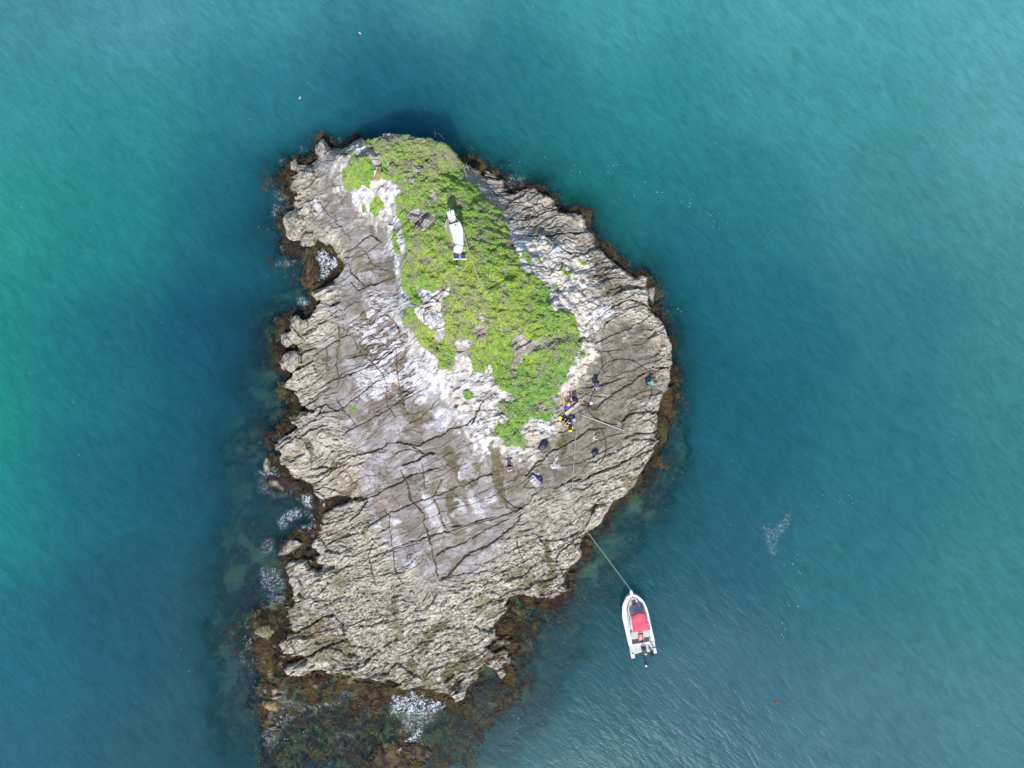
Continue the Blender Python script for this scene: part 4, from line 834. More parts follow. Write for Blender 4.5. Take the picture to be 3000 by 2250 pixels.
# pale dead twigs through the scrub: nobody could count them
def tubes(paths, name, mat, parent=None, sides=5, cols=None):
    V = []; F = []
    for path, rad in paths:
        pts = [Vector(p) for p in path]; n0 = len(V)
        for i, p in enumerate(pts):
            d = (pts[min(i + 1, len(pts) - 1)] - pts[max(i - 1, 0)]).normalized()
            a = d.cross(Vector((0, 0, 1)) if abs(d.z) < .9 else Vector((1, 0, 0))).normalized(); b = d.cross(a)
            r = rad[i] if hasattr(rad, '__len__') else rad
            for s in range(sides):
                t = 2 * math.pi * s / sides; V.append(tuple(p + a * (math.cos(t) * r) + b * (math.sin(t) * r)))
        for i in range(len(pts) - 1):
            for s in range(sides):
                a0 = n0 + i * sides + s; a1 = n0 + i * sides + (s + 1) % sides
                F.append((a0, a1, a1 + sides, a0 + sides))
        ca = len(V); V.append(tuple(pts[0])); cb = len(V); V.append(tuple(pts[-1]))
        for s in range(sides):
            F.append((n0 + (s + 1) % sides, n0 + s, ca, ca)); e = n0 + (len(pts) - 1) * sides
            F.append((e + s, e + (s + 1) % sides, cb, cb))
    me = bpy.data.meshes.new(name)
    me.from_pydata(V, [], [f if f[2] != f[3] else f[:3] for f in F]); me.polygons.foreach_set('use_smooth', np.ones(len(me.polygons), bool)); me.update()
    o = bpy.data.objects.new(name, me); COL.objects.link(o)
    if mat: me.materials.append(mat)
    if parent: o.parent = parent
    return o

def mat(name, c, rough=.6, metal=0, var=.12, scale=6, bump=0.0, spec=.4):
    m = bpy.data.materials.new(name); m.use_nodes = True; nt = m.node_tree; N = nt.nodes; L = nt.links
    b = N['Principled BSDF']; b.inputs['Roughness'].default_value = rough; b.inputs['Metallic'].default_value = metal; b.inputs['Specular IOR Level'].default_value = spec
    tcd = N.new('ShaderNodeTexCoord'); n = N.new('ShaderNodeTexNoise'); n.inputs['Scale'].default_value = scale; n.inputs['Detail'].default_value = 5
    L.new(tcd.outputs['Object'], n.inputs['Vector'])
    mr = N.new('ShaderNodeMapRange'); mr.inputs[1].default_value = .3; mr.inputs[2].default_value = .7; mr.inputs[3].default_value = 1 - var; mr.inputs[4].default_value = 1 + var
    L.new(n.outputs[0], mr.inputs[0])
    s = N.new('ShaderNodeVectorMath'); s.operation = 'SCALE'; s.inputs[0].default_value = c; L.new(mr.outputs[0], s.inputs['Scale']); L.new(s.outputs[0], b.inputs['Base Color'])
    if bump:
        bp = N.new('ShaderNodeBump'); bp.inputs['Strength'].default_value = .5; bp.inputs['Distance'].default_value = bump; L.new(n.outputs[0], bp.inputs['Height']); L.new(bp.outputs[0], b.inputs['Normal'])
    return m
M_dead = mat('dead_wood', (.50, .46, .40), .9, var=.2)

n = 52000
x = rng.uniform(bx[0], bx[1], n); y = rng.uniform(bx[2], bx[3], n)
zb = np.clip(bilin(BASE, (x - X0) / STEP, (y - Y0) / STEP), .2, 12); z = bilin(HT, (x - X0) / STEP, (y - Y0) / STEP)
u = 1500 + x * FPX / (CAMH - zb); v = 1125 - y * FPX / (CAMH - zb)
tw = fbm(x / 1.5, y / 1.5, 371, 3)
kp = (samp(veg_sd, u, v) > 2) & (z > .3) & (rng.uniform(0, 1, n) < np.clip(.30 + tw * 1.1 + .35 * sst(700, 430, v), .04, 1) * (1 - .6 * sst(1000, 1150, v)))
x, y, z = x[kp], y[kp], z[kp]; ch, _, _ = canopy(x, y)
c = np.stack([x, y, z + ch * .9 + rng.uniform(-.05, .12, len(x))], -1)
tcol = np.array((.50, .47, .42)) * rng.uniform(.55, 1.25, len(x))[:, None]
tw_o = quads(c, rng.uniform(.07, .22, len(x)), .06, .5, tcol, 'dead_twigs', M_leaf)
tag(tw_o, 'pale grey dead twigs scattered through the green scrub', 'twigs', kind='stuff')

DB = [(1368,517,90,1.3),(1372,500,70,.7),(1270,640,200,.6),(1387,700,70,.8),(1425,690,200,.9),(1410,706,240,.5),(1288,735,80,.7),(1225,690,150,.6),(1335,470,60,.9),(1300,410,95,.8),(1275,402,80,.6),
 (1180,430,120,.9),(1210,415,60,.7),(1142,420,50,.8),(1465,930,160,1.3),(1500,960,210,1.0),(1520,925,80,.9),(1540,970,130,1.1),(1570,950,60,.9),(1410,1080,30,.6),(1545,1125,200,1.0),(1560,1130,60,.8),
 (1250,555,20,.9),(1268,535,120,.8),(1470,800,60,1.1),(1340,860,140,.9),(1395,850,40,1.0),(1612,1000,80,1.0),(1600,1120,20,.8),(1230,770,110,1.0),(1300,790,50,.7),(1440,655,160,.8)]
DBL = ['leaning over the right cliff edge','beside the long branch at the right cliff edge','near the cleft grey outcrop','right of the white hut','forked, far right of the white hut','short, far right of the white hut','left of the solar panels',
 'below the cleft grey outcrop','at the upper right rim of the scrub','sticking up at the top rim','on the top rim of the scrub','in the dry scrub near the top','in dry scrub by the top edge','beside the white rock at the upper left',
 'longest, across the lower middle scrub','low in the scrub above the bare brown strip','upright, above the bare brown strip','slanting above the bare brown strip','at the lower right of the lime scrub','at the notch left of the lower scrub',
 'in the deep green lower scrub','beside another in the deep green lower scrub','above the brown bare patch','left of the brown bare patch','right of the guy cable','in yellow green scrub below the solar panels','along the guy cable',
 'on the right lobe of scrub','just above the wooden platform','in scrub left below the hut','below the panels, short','far right side of the upper scrub']
r2 = random.Random(5)
for (px, py, ang, ln), dl_ in zip(DB, DBL):
    g = ground(px, py, .32)
    o = empty('dead_branch', g, R(ang)); paths = []
    p = Vector((0, 0, -.3)); path = [p.copy()]; d = Vector((1, 0, .5))
    for i in range(6):
        d = (d + Vector((r2.uniform(-.2, .2), r2.uniform(-.6, .6), r2.uniform(-.35, .2)))).normalized(); p = p + d * ln / 6; path.append(p.copy())
    rad = [.028 * (1 - i / 8) for i in range(7)]
    o2 = tubes([(path, rad)] + [([path[k], path[k] + Vector((r2.uniform(.05, .2), sgn * r2.uniform(.1, .3), .06)) * ln, path[k] + Vector((r2.uniform(.15, .35), sgn * r2.uniform(.2, .4), .1)) * ln], [.016, .012, .006]) for k, sgn in ((2, 1), (3, -1), (4, 1))], 'dead_branch', M_dead)
    o2.location = g; o2.rotation_euler = (0, 0, R(ang)); bpy.data.objects.remove(o)
    tag(o2, 'pale bare dead branch ' + dl_, 'branch', 'dead branches in the scrub')

# ---- kelp strands fringing the rock
n = 900000
x = rng.uniform(X0 + 2, X1 - 1.5, n); y = rng.uniform(Y0 + 2, Y1 - 1.5, n)
h = bilin(HT, (x - X0) / STEP, (y - Y0) / STEP); sdd = bilin(sd_f, (x - fxs[0]) / .1, (y - fys[0]) / .1)
u = 1500 + x * FPX / CAMH; v = 1125 - y * FPX / CAMH
reef = sst(-10, 10, samp(zsd['kelpreef'], u, v)); rlow = np.maximum(sst(-8, 8, samp(zsd['olivelow'], u, v)), sst(-8, 8, samp(zsd['olivereef'], u, v)))
width = .3 + 1.2 * np.clip(fbm(x / 3, y / 3, 401, 3) + .35, 0, 1.2)
p = np.clip(1.3 - (-sdd) / width * 1.3, 0, 1) * (sdd < .3) * (1 + .8 * (sdd > -.5)) + .6 * reef * (h < .1) * sst(-.5, .1, fbm(x / 1.6, y / 1.6, 411, 3)) + .3 * rlow
clump = sst(-.45, .2, fbm(x / .5, y / .5, 421, 2)) * sst(-.45, .15, fbm(x / 2.4, y / 2.4, 425, 3) + .25 * reef)
pole = np.zeros(len(x))
for bxx, byy, rr in ((905, 800, 24), (790, 540, 20), (790, 760, 18), (880, 760, 34), (822, 1010, 22), (800, 1260, 18), (860, 1580, 40), (700, 1840, 30), (760, 1800, 40), (775, 1900, 40), (1870, 830, 22), (1925, 870, 22), (1990, 1180, 20), (1945, 1370, 22), (1620, 1780, 40)):
    pole = np.maximum(pole, np.exp(-((u - bxx) ** 2 + (v - byy) ** 2) / (2 * rr * rr)))
p = p + pole * .9 * (sdd < .1)
kp = (rng.uniform(0, 1, n) < p * clump) & (h < .35) & (h > -3)
x, y, h = x[kp], y[kp], h[kp]; reef = reef[kp]
z = np.maximum(h + .04 + rng.uniform(0, .1, len(x)), np.where(sdd[kp] > -.75, .02, -.10) + rng.uniform(-.12, .14, len(x)))
big = fbm(x / 1.4, y / 1.4, 431, 3); fine_ = rng.uniform(0, 1, len(x))
red = np.array((.070, .048, .036)); och = np.array((.16, .115, .048)); olv_ = np.array((.155, .14, .055)); dkk = np.array((.028, .020, .024))
kc = red + (dkk - red) * np.clip(fine_ * .8, 0, 1)[:, None]
t = sst(.1, .45, big + (fine_ - .5) * .4) ; kc = kc + (och - kc) * (t * .7)[:, None]
t = sst(.05, .4, -big + reef * .15 + (fine_ - .5) * .4 - .1); kc = kc + (olv_ - kc) * (t * .7)[:, None]
flow = fbm(x / 2.2, y / 2.2, 441, 2) * 3 + 2.5 + rng.normal(0, .5, len(x))
ko = quads(np.stack([x, y, z], -1), rng.uniform(.10, .26, len(x)), .22, .18, kc * rng.uniform(.7, 1.3, len(x))[:, None], 'kelp_fringe', M_kelp, yaw=flow)
tag(ko, 'red brown and ochre kelp lying along the waterline of the islet', 'kelp', kind='stuff')

# ------------------------------------------------------------------ loose rocks
def boulder(px, py, a, b, h, ang, label, cat='boulder', name='boulder', base=(.34, .30, .24), var=(.52, .47, .39), seed=0, sink=.35, boxy=.64, dz=0, sub=5, group=None, stain=None):
    """a, b half sizes in photograph pixels, h height in metres"""
    g = ground(px, py); k = (CAMH - g.z) / FPX; rr = random.Random(seed)
    bm = bmesh.new(); bmesh.ops.create_icosphere(bm, subdivisions=sub, radius=1)
    v = np.array([q.co[:] for q in bm.verts])
    for i in range(9):
        nrm = np.array([rr.uniform(-1, 1), rr.uniform(-1, 1), rr.uniform(-.3, .8)]); nrm /= np.linalg.norm(nrm)
        d = np.maximum(v @ nrm - rr.uniform(boxy - .08, boxy + .15), 0); v = v - d[:, None] * nrm
    nz = fbm(v[:, 0] * 2.2 + seed, v[:, 1] * 2.2 + v[:, 2] * 1.7, seed, 4); v = v * (1 + .22 * nz)[:, None]
    nz2 = fbm(v[:, 0] * 6 + seed, v[:, 1] * 6 + v[:, 2] * 5, seed + 3, 3); v = v * (1 + .12 * nz2)[:, None]
    nz3 = 1 - np.abs(fbm(v[:, 0] * 3.1 + seed, v[:, 1] * 3.1 + v[:, 2] * 2.5, seed + 6, 4)) * 6; v = v * (1 - .07 * np.clip(nz3, 0, 1))[:, None]
    v = v * np.array([a * k * 1.12, b * k * 1.12, h])
    for q, c in zip(bm.verts, v): q.co = c
    me = bpy.data.meshes.new(name); 
    for f in bm.faces: f.smooth = True
    bm.to_mesh(me); bm.free()
    o = bpy.data.objects.new(name, me); COL.objects.link(o); me.materials.append(M_rock)
    t = sst(-.5, .5, nz2 + nz)[:, None]; c = np.array(base) * (1 - t) + np.array(var) * t
    sp = fbm(v[:, 0] * 9, v[:, 1] * 9 + v[:, 2] * 7, seed + 9, 3); c = c * (1 - .6 * sst(.0, .4, sp))[:, None] * (1 - .5 * np.clip(nz3, 0, 1))[:, None]
    wet = sst(.35, .0, v[:, 2] + g.z + h * (1 - 2 * sink) * .5 + .12 * sp)[:, None] * (1 if g.z < .25 else 0); c = c * (1 - wet) + np.array((.09, .065, .03)) * wet
    if stain is not None:
        s = sst(0, .5, fbm(v[:, 0] * 2, v[:, 1] * 2, seed + 21, 3) + .15)[:, None]; c = c * (1 - s) + np.array(stain) * s
    cc = np.ones((len(v), 4), np.float32); cc[:, :3] = c
    at = me.color_attributes.new('Col', 'FLOAT_COLOR', 'POINT'); at.data.foreach_set('color', cc.ravel())
    o.location = (g.x, g.y, g.z + dz + h * (1 - 2 * sink) * .5); o.rotation_euler = (rr.uniform(-.1, .1), rr.uniform(-.1, .1), R(-ang))
    return tag(o, label, cat, group)
WH = ((.55, .53, .54), (.74, .73, .75)); DKR = ((.045, .026, .018), (.12, .08, .045)); GY_ = ((.36, .32, .28), (.50, .46, .42))
boulder(1265, 928, 24, 30, .75, -15, 'big rounded white boulder with a faint yellow stain, set in the scrub', base=WH[0], var=WH[1], seed=2, boxy=.82, sink=.3)
boulder(1254, 650, 30, 13, .7, -45, 'long grey rock right of a dark cleft, left of the hut', base=GY_[0], var=GY_[1], seed=3)
boulder(1218, 640, 17, 14, .5, -45, 'grey rock left of the dark cleft, among the scrub', base=GY_[0], var=GY_[1], seed=4)
boulder(1430, 586, 9, 11, .4, 20, 'small smooth white stone at the right cliff edge of the scrub', 'stone', 'stone', base=WH[0], var=WH[1], seed=5)
boulder(1110, 508, 10, 20, .6, 20, 'white rock edged with orange lichen beside the upper left shrub', base=WH[0], var=WH[1], seed=6, stain=(.55, .33, .08))
boulder(1222, 500, 8, 8, .25, 0, 'small pale stone in the scrub, upper of two, below the top rim', 'stone', 'stone', base=GY_[1], var=WH[0], seed=7)
boulder(1210, 530, 9, 8, .25, 0, 'small pale stone in the scrub, lower of two, below the top rim', 'stone', 'stone', base=GY_[1], var=WH[0], seed=8)
boulder(1058, 413, 12, 7, .5, -25, 'cracked brown grey rock at the top shore, beside white stones', base=GY_[0], var=GY_[1], seed=9)
boulder(1052, 432, 9, 7, .35, 15, 'white block at the top shore, left of the dark green plants', base=WH[0], var=WH[1], seed=10)
boulder(943, 436, 15, 34, 1.0, 8, 'tall pointed grey rock at the far upper left tip', base=GY_[0], var=(.52, .49, .46), seed=11, boxy=.7)
boulder(862, 482, 14, 17, .5, 20, 'cream rounded rock at the upper left shore beside kelp', seed=12)
boulder(908, 514, 22, 19, .5, -20, 'cream block with dark edge below the pointed rock', seed=13)
boulder(868, 655, 36, 42, .85, 15, 'large rounded cream boulder on the upper left shore', seed=14, boxy=.74, sink=.35)
boulder(906, 698, 27, 22, .75, -35, 'squarish cream block touching the large rounded boulder, above the foam', seed=15, boxy=.66)
boulder(850, 1060, 33, 25, .7, -32, 'large cream block cut off by clefts on the left shore', seed=16, boxy=.68)
boulder(843, 993, 17, 20, .5, 10, 'rounded cream boulder above the large cut block, left shore', seed=17, boxy=.75)
boulder(857, 1014, 9, 7, .3, 0, 'small cream stone wedged above the large cut block', 'stone', 'stone', seed=18)
boulder(868, 943, 15, 22, .45, -10, 'cream cracked boulder at the left shore below the kelp tongue', seed=19, boxy=.7)
boulder(782, 1364, 11, 20, .35, 5, 'small cream rock rising from the kelp off the left shore', seed=20, sink=.3)
boulder(848, 1604, 38, 17, .35, -28, 'low cream rock in the kelp, left of the foaming inlet', seed=21, sink=.3)
boulder(780, 1850, 24, 22, .3, -10, 'low olive brown rock off the lower left shore', base=(.24, .22, .11), var=(.34, .31, .2), seed=22, sink=.25)
boulder(788, 2062, 20, 16, .35, -5, 'square cream rock stained orange in the lower left kelp bed', seed=23, sink=.25, boxy=.64, stain=(.26, .16, .05))
boulder(810, 2040, 14, 6, .25, -5, 'narrow pale ledge beside the square rock in the kelp bed', seed=24, sink=.25)
boulder(798, 2131, 23, 6, .25, 4, 'thin cream rock sliver low in the kelp bed', seed=25, sink=.25)
boulder(907, 800, 23, 42, .38, 8, 'dark rounded rock covered in brown kelp below the foaming cove', base=DKR[0], var=DKR[1], seed=26, boxy=.78, sink=.35)
boulder(1440, 518, 22, 12, .5, 18, 'brown rock at the right shore below the cliff scrub', base=(.27, .22, .16), var=(.42, .36, .28), seed=27)
boulder(1428, 507, 8, 6, .5, 20, 'small pinkish stone on the brown rock by the cliff', 'stone', 'stone', base=(.42, .36, .33), var=(.55, .48, .44), seed=28)
boulder(1393, 505, 18, 10, .5, 25, 'dark brown rock at the foot of the right cliff', base=(.17, .14, .10), var=(.30, .25, .18), seed=29)
boulder(1590, 695, 12, 9, .4, 30, 'angular white block at the head of the cream rubble', base=WH[0], var=WH[1], seed=30)
boulder(1610, 745, 10, 8, .35, 0, 'white boulder in the rubble, larger one above the tufts', base=WH[0], var=WH[1], seed=31)
boulder(1630, 785, 6, 7, .25, 0, 'rounded white stone in the rubble left of the paired tufts', 'stone', 'stone', base=WH[0], var=WH[1], seed=32)
boulder(1700, 1008, 8, 6, .3, 0, 'pale stone at the right edge of the lower scrub', 'stone', 'stone', base=WH[0], var=WH[1], seed=33)
boulder(1588, 1197, 9, 7, .25, -20, 'white stone showing through the deep green lower scrub', 'stone', 'stone', base=WH[0], var=WH[1], seed=34)
boulder(1402, 1242, 5, 9, .3, 5, 'white upright stone at the foot of the bare slope', 'stone', 'stone', base=WH[0], var=WH[1], seed=35)
boulder(1630, 1340, 6, 6, .2, 0, 'small white round stone on the dark shelf right of the backpack', 'stone', 'stone', base=WH[0], var=WH[1], seed=36)
boulder(1624, 1360, 11, 14, .18, 20, 'cluster like whitish slab below the small round stone', 'stone', 'stone', base=GY_[1], var=WH[1], seed=37)
boulder(1908, 860, 12, 26, .35, -8, 'grey white boulder at the right shore beside dark kelp', base=(.40, .36, .32), var=(.55, .5, .45), seed=38)

# ------------------------------------------------------------------ building helpers for made things
M_white = mat('white_paint', (.80, .80, .79), .35, var=.04)
M_offw = mat('off_white_deck', (.56, .56, .55), .6, var=.08, scale=9)
M_grey = mat('grey_deck', (.42, .43, .45), .6, var=.1)
M_pink = mat('faded_red_canvas', (.68, .10, .15), .75, var=.08, scale=3, bump=.02)
M_black = mat('black_plastic', (.02, .021, .026), .45, var=.1)
M_navy = mat('dark_blue_cowl', (.035, .038, .08), .3, var=.06)
M_steel = mat('steel', (.6, .6, .62), .3, metal=.9, var=.05)
M_glass = mat('tinted_windscreen', (.42, .47, .55), .12, var=.03, spec=.8)
M_dred = mat('dark_red_cushion', (.16, .012, .02), .6)
M_orange = mat('orange_plastic', (.75, .16, .05), .5)
M_yel = mat('yellow_plastic', (.80, .72, .03), .5, var=.06)
M_lil = mat('lilac_plastic', (.44, .42, .68), .5, var=.06)
M_wood = mat('weathered_plywood', (.52, .40, .33), .85, var=.16, scale=7, bump=.01)
M_woodp = mat('pale_timber', (.62, .50, .44), .85, var=.14, scale=9)
M_yw = mat('yellow_painted_rail', (.72, .52, .14), .6)
M_rope = mat('pale_rope', (.52, .50, .40), .9, var=.2, scale=30)
M_hose = mat('black_rubber_hose', (.022, .024, .03), .5)
M_navyc = mat('navy_cloth', (.022, .020, .085), .9, var=.2, scale=14, bump=.02)
M_bluec = mat('blue_cloth', (.085, .075, .48), .9, var=.15, scale=14, bump=.02)
M_purp = mat('violet_grey_cloth', (.15, .13, .32), .9, var=.12, scale=14, bump=.02)
M_dpur = mat('dark_purple_cloth', (.07, .035, .14), .9, var=.15, scale=14, bump=.02)
M_turq = mat('turquoise_cloth', (.02, .48, .52), .85, var=.1, scale=14, bump=.02)
M_pack = mat('black_nylon', (.015, .017, .028), .7, var=.3, scale=12, bump=.02)
M_packb = mat('slate_blue_nylon', (.07, .085, .14), .7, var=.2, scale=12)
M_skin = mat('skin', (.70, .42, .36), .6, var=.05)
M_hair = mat('dark_hair', (.025, .018, .016), .7, var=.2)
M_panel = mat('solar_cells', (.022, .022, .13), .3, var=.25, scale=18, spec=.3)
M_tan = mat('tan_canvas', (.44, .40, .27), .8, var=.12)

def frame(px, py, z, rz):
    """place an object frame: returns origin and a function from photograph pixel + height above it to local metres"""
    org = Vector(P(px, py, z)); m = Matrix.Rotation(-rz, 3, 'Z')
    def f(a, b, dz=0.0): return m @ (Vector(P(a, b, z + dz)) - org)
    return org, f
def prism(name, pts, z0, z1, m_, parent, bev=.01, taper=0.0, seg=1):
    """pts local xy; top may be drawn in"""
    bm = bmesh.new(); c = sum((Vector((p[0], p[1], 0)) for p in pts), Vector()) / len(pts)
    lo = [bm.verts.new((p[0], p[1], z0 if not callable(z0) else z0(p))) for p in pts]
    hi = [bm.verts.new((p[0] + (c.x - p[0]) * taper, p[1] + (c.y - p[1]) * taper, z1 if not callable(z1) else z1(p))) for p in pts]
    n = len(pts); bm.faces.new(lo); bm.faces.new(hi)
    for i in range(n): bm.faces.new((lo[i], lo[(i + 1) % n], hi[(i + 1) % n], hi[i]))
    bmesh.ops.recalc_face_normals(bm, faces=bm.faces)
    if bev: bmesh.ops.bevel(bm, geom=list(bm.edges), offset=bev, segments=seg, affect='EDGES', clamp_overlap=True)
    return obj(name, bm, m_, parent)
def rbox(name, c, s, m_, parent, bev=.02, rz=0, rx=0, seg=2):
    bm = bmesh.new(); bmesh.ops.create_cube(bm, size=1)
    for v in bm.verts: v.co = Vector((v.co.x * s[0], v.co.y * s[1], v.co.z * s[2]))
    if bev: bmesh.ops.bevel(bm, geom=list(bm.edges), offset=min(bev, min(s) * .45), segments=seg, affect='EDGES')
    M_ = Matrix.Translation(c) @ Matrix.Rotation(rz, 4, 'Z') @ Matrix.Rotation(rx, 4, 'X')
    bmesh.ops.transform(bm, matrix=M_, verts=bm.verts)
    return obj(name, bm, m_, parent)
def blob(name, c, s, m_, parent, seed=0, amp=.16, rz=0, sub=3, freq=2.5):
    bm = bmesh.new(); bmesh.ops.create_icosphere(bm, subdivisions=sub, radius=1)
    v = np.array([q.co[:] for q in bm.verts]); nz = fbm(v[:, 0] * freq + seed, v[:, 1] * freq + v[:, 2] * freq, seed + 50, 3)
    v = v * (1 + amp * nz)[:, None] * np.array(s)
    for q, k in zip(bm.verts, v): q.co = k
    bmesh.ops.transform(bm, matrix=Matrix.Translation(c) @ Matrix.Rotation(rz, 4, 'Z'), verts=bm.verts)
    return obj(name, bm, m_, parent, smooth=True)

# ------------------------------------------------------------------ motor boat
RZ = R(11.4)
bx0, by0 = 1780 + 570 * .1627, 1700 + 800 * .1627
borg, bf = frame(bx0, by0, 0, RZ)
def B(zx, zy, z): 
    q = bf(1780 + zx * .1627, 1700 + zy * .1627, z); return Vector((q.x, q.y, z))
boat = empty('motor_boat', borg, RZ)
tag(boat, 'small white open motor boat with a faded red canopy, moored off the lower shore', 'boat')
ST = [((418, 256), (433, 296), (447, 294), (455, 248)), ((375, 275), (405, 318), (500, 300), (505, 258)), ((335, 305), (385, 350), (548, 335), (548, 278)), ((298, 385), (355, 430), (602, 410), (612, 335)),
      ((268, 462), (336, 505), (640, 480), (660, 388)), ((264, 575), (335, 600), (668, 560), (705, 480)), ((268, 690), (352, 700), (695, 650), (738, 590)), ((318, 900), (385, 880), (738, 840), (792, 850)), ((352, 1050), (425, 1055), (768, 985), (825, 985)), ((385, 1180), (453, 1180), (795, 1105), (852, 1105))]
bm = bmesh.new(); rows = []
for i, (oL, iL, iR, oR) in enumerate(ST):
    zt = .98 - .018 * i
    def mixp(a, b, t, z): 
        A_, B_ = B(*a, .85), B(*b, .85); q = A_.lerp(B_, t); return Vector((q.x, q.y, z))
    ins = .10 if i > 2 else .16
    rows.append([bm.verts.new(v) for v in (mixp(oL, oR, .5, -.42 if i else -.05), mixp(oL, oR, ins + .12, -.12 if i > 1 else .1), mixp(oL, oR, ins * .45, .28), mixp(oL, oR, 0, zt - .06), mixp(oL, oR, 0.0, zt),
                 mixp(iL, iR, 0, zt + .01), mixp(iL, iR, .02, .42), mixp(iL, iR, .98, .42), mixp(iL, iR, 1, zt + .01), mixp(oL, oR, 1, zt), mixp(oL, oR, 1, zt - .06), mixp(oL, oR, 1 - ins * .45, .28), mixp(oL, oR, 1 - ins - .12, -.12 if i > 1 else .1))])
for a, b in zip(rows[:-1], rows[1:]):
    for k in range(13):
        if k == 6: continue
        bm.faces.new((a[k], a[(k + 1) % 13], b[(k + 1) % 13], b[k]))
bm.faces.new(rows[0][::-1]); e = rows[-1]; bm.faces.new([e[k] for k in (0, 1, 2, 3, 4, 5, 6, 7, 8, 9, 10, 11, 12)])
obj('hull', bm, M_white, boat)
bm = bmesh.new(); prev = None
for r_ in ST:
    a = B(*r_[1], .42); b = B(*r_[2], .42); v = (bm.verts.new((a.x, a.y, .425)), bm.verts.new((b.x, b.y, .425)))
    if prev: bm.faces.new((prev[0], prev[1], v[1], v[0]))
    prev = v
obj('deck', bm, M_offw, boat)
# rubbing strake and the marks of the gunwale joint
tubes([([B(*r_[0], .9) + Vector((0, 0, .9 - .9)) for r_ in ST], .022)], 'rubbing_strake', M_grey, boat); tubes([([B(*r_[3], .9) for r_ in ST], .022)], 'rubbing_strake', M_grey, boat)
# bow plate with fairlead
prism('bow_plate', [B(400, 186, 1.02), B(440, 180, 1.02), B(452, 215, 1.02), B(470, 262, 1.02), B(452, 285, 1.02), B(425, 285, 1.02), B(404, 240, 1.02)], .98, 1.05, M_white, boat)
# cabin top with hatch and windscreen
ct = [B(*q, 1.0) for q in ((428, 300), (455, 292), (530, 330), (585, 405), (622, 480), (650, 560), (480, 590), (365, 600), (352, 520), (368, 440), (395, 360))]
prism('cabin_top', ct, .44, 1.0, M_offw, boat, bev=.03, taper=.10)
prism('cabin_roof_panel', [B(*q, 1.06) for q in ((425, 330), (500, 312), (545, 400), (590, 560), (480, 585), (430, 470))], 1.003, 1.03, M_offw, boat, bev=.01)
hf = prism('hatch_frame', [B(*q, 1.06) for q in ((418, 366), (498, 332), (534, 437), (434, 455))], 1.032, 1.06, M_woodp, boat, bev=.005)
prism('hatch_opening', [B(*q, 1.06) for q in ((426, 370), (495, 341), (526, 432), (438, 447))], 1.05, 1.068, M_dred, hf, bev=0)
prism('hatch_painted_shade', [B(*q, 1.06) for q in ((470, 360), (494, 350), (524, 428), (480, 437))], 1.06, 1.072, M_black, hf, bev=0)  # black slab standing in for the shade inside the hatch
for q in (((440, 472), (545, 455), (568, 560), (480, 578)), ((568, 520), (640, 515), (655, 560), (572, 575))):
    w = prism('windscreen', [B(*k, 1.15) for k in q], lambda p: 1.075 if p[1] > .9 else 1.28, lambda p: 1.09 if p[1] > .9 else 1.30, M_glass, boat, bev=0)
    for k0, k1 in ((0, 3), (1, 2)): tubes([([B(*q[k0], 1.1), B(*q[k1], 1.3)], .012)], 'frame', M_steel, w)
# canopy: cambered canvas on four posts
cn = 10
bm = bmesh.new(); gr = []
cl = [(424, 655), (430, 615), (452, 595)]
for j in range(cn + 1):
    t = j / cn; row = []
    A_ = Vector((418, 640)).lerp(Vector((470, 942)), t); C_ = Vector((684, 585)).lerp(Vector((772, 888)), t)
    for i in range(cn + 1):
        s = i / cn; q = A_.lerp(C_, s)
        q.y -= 34 * (1 - (2 * s - 1) ** 2) * (1 - t) ** 3 ; q.x += (6 * (1 - t) ** 4) * (1 if s < .5 else -1)
        z = 1.95 + .10 * (1 - (2 * s - 1) ** 4) - .16 * (1 - t) ** 6 - .05 * t + .02 * math.sin(t * 9 + s * 2) - (.035 if abs(t - .5) < .06 else 0)
        p = B(q.x, q.y, z); row.append(bm.verts.new(p))
    gr.append(row)
for j in range(cn):
    for i in range(cn): bm.faces.new((gr[j][i], gr[j][i + 1], gr[j + 1][i + 1], gr[j + 1][i]))
ex = bmesh.ops.extrude_face_region(bm, geom=list(bm.faces)); 
for g_ in ex['geom']:
    if isinstance(g_, bmesh.types.BMVert): g_.co.z -= .07
cano = obj('canopy', bm, M_pink, boat, smooth=True)
for a, b in (((428, 650), (385, 760)), ((470, 930), (400, 900)), ((680, 600), (712, 640)), ((765, 880), (768, 860))): tubes([([B(*a, 1.86), B(*b, .96)], .02)], 'canopy_post', M_steel, boat)
tubes([([B(470, 940, 1.86), B(520, 950, 1.86), B(620, 935, 1.86), B(772, 888, 1.86)], .022)], 'canopy_bar', M_white, boat)
tubes([([B(400, 640, 1.1), B(385, 700, 1.1), B(405, 740, 1.0), B(375, 800, .98)], .022), ([B(375, 830, .98), B(410, 850, 1.0), B(440, 900, 1.0), B(420, 930, .9)], .018), ([B(375, 850, .98), B(400, 900, .95), B(440, 915, .9)], .014)], 'side_rail', M_grey, boat)
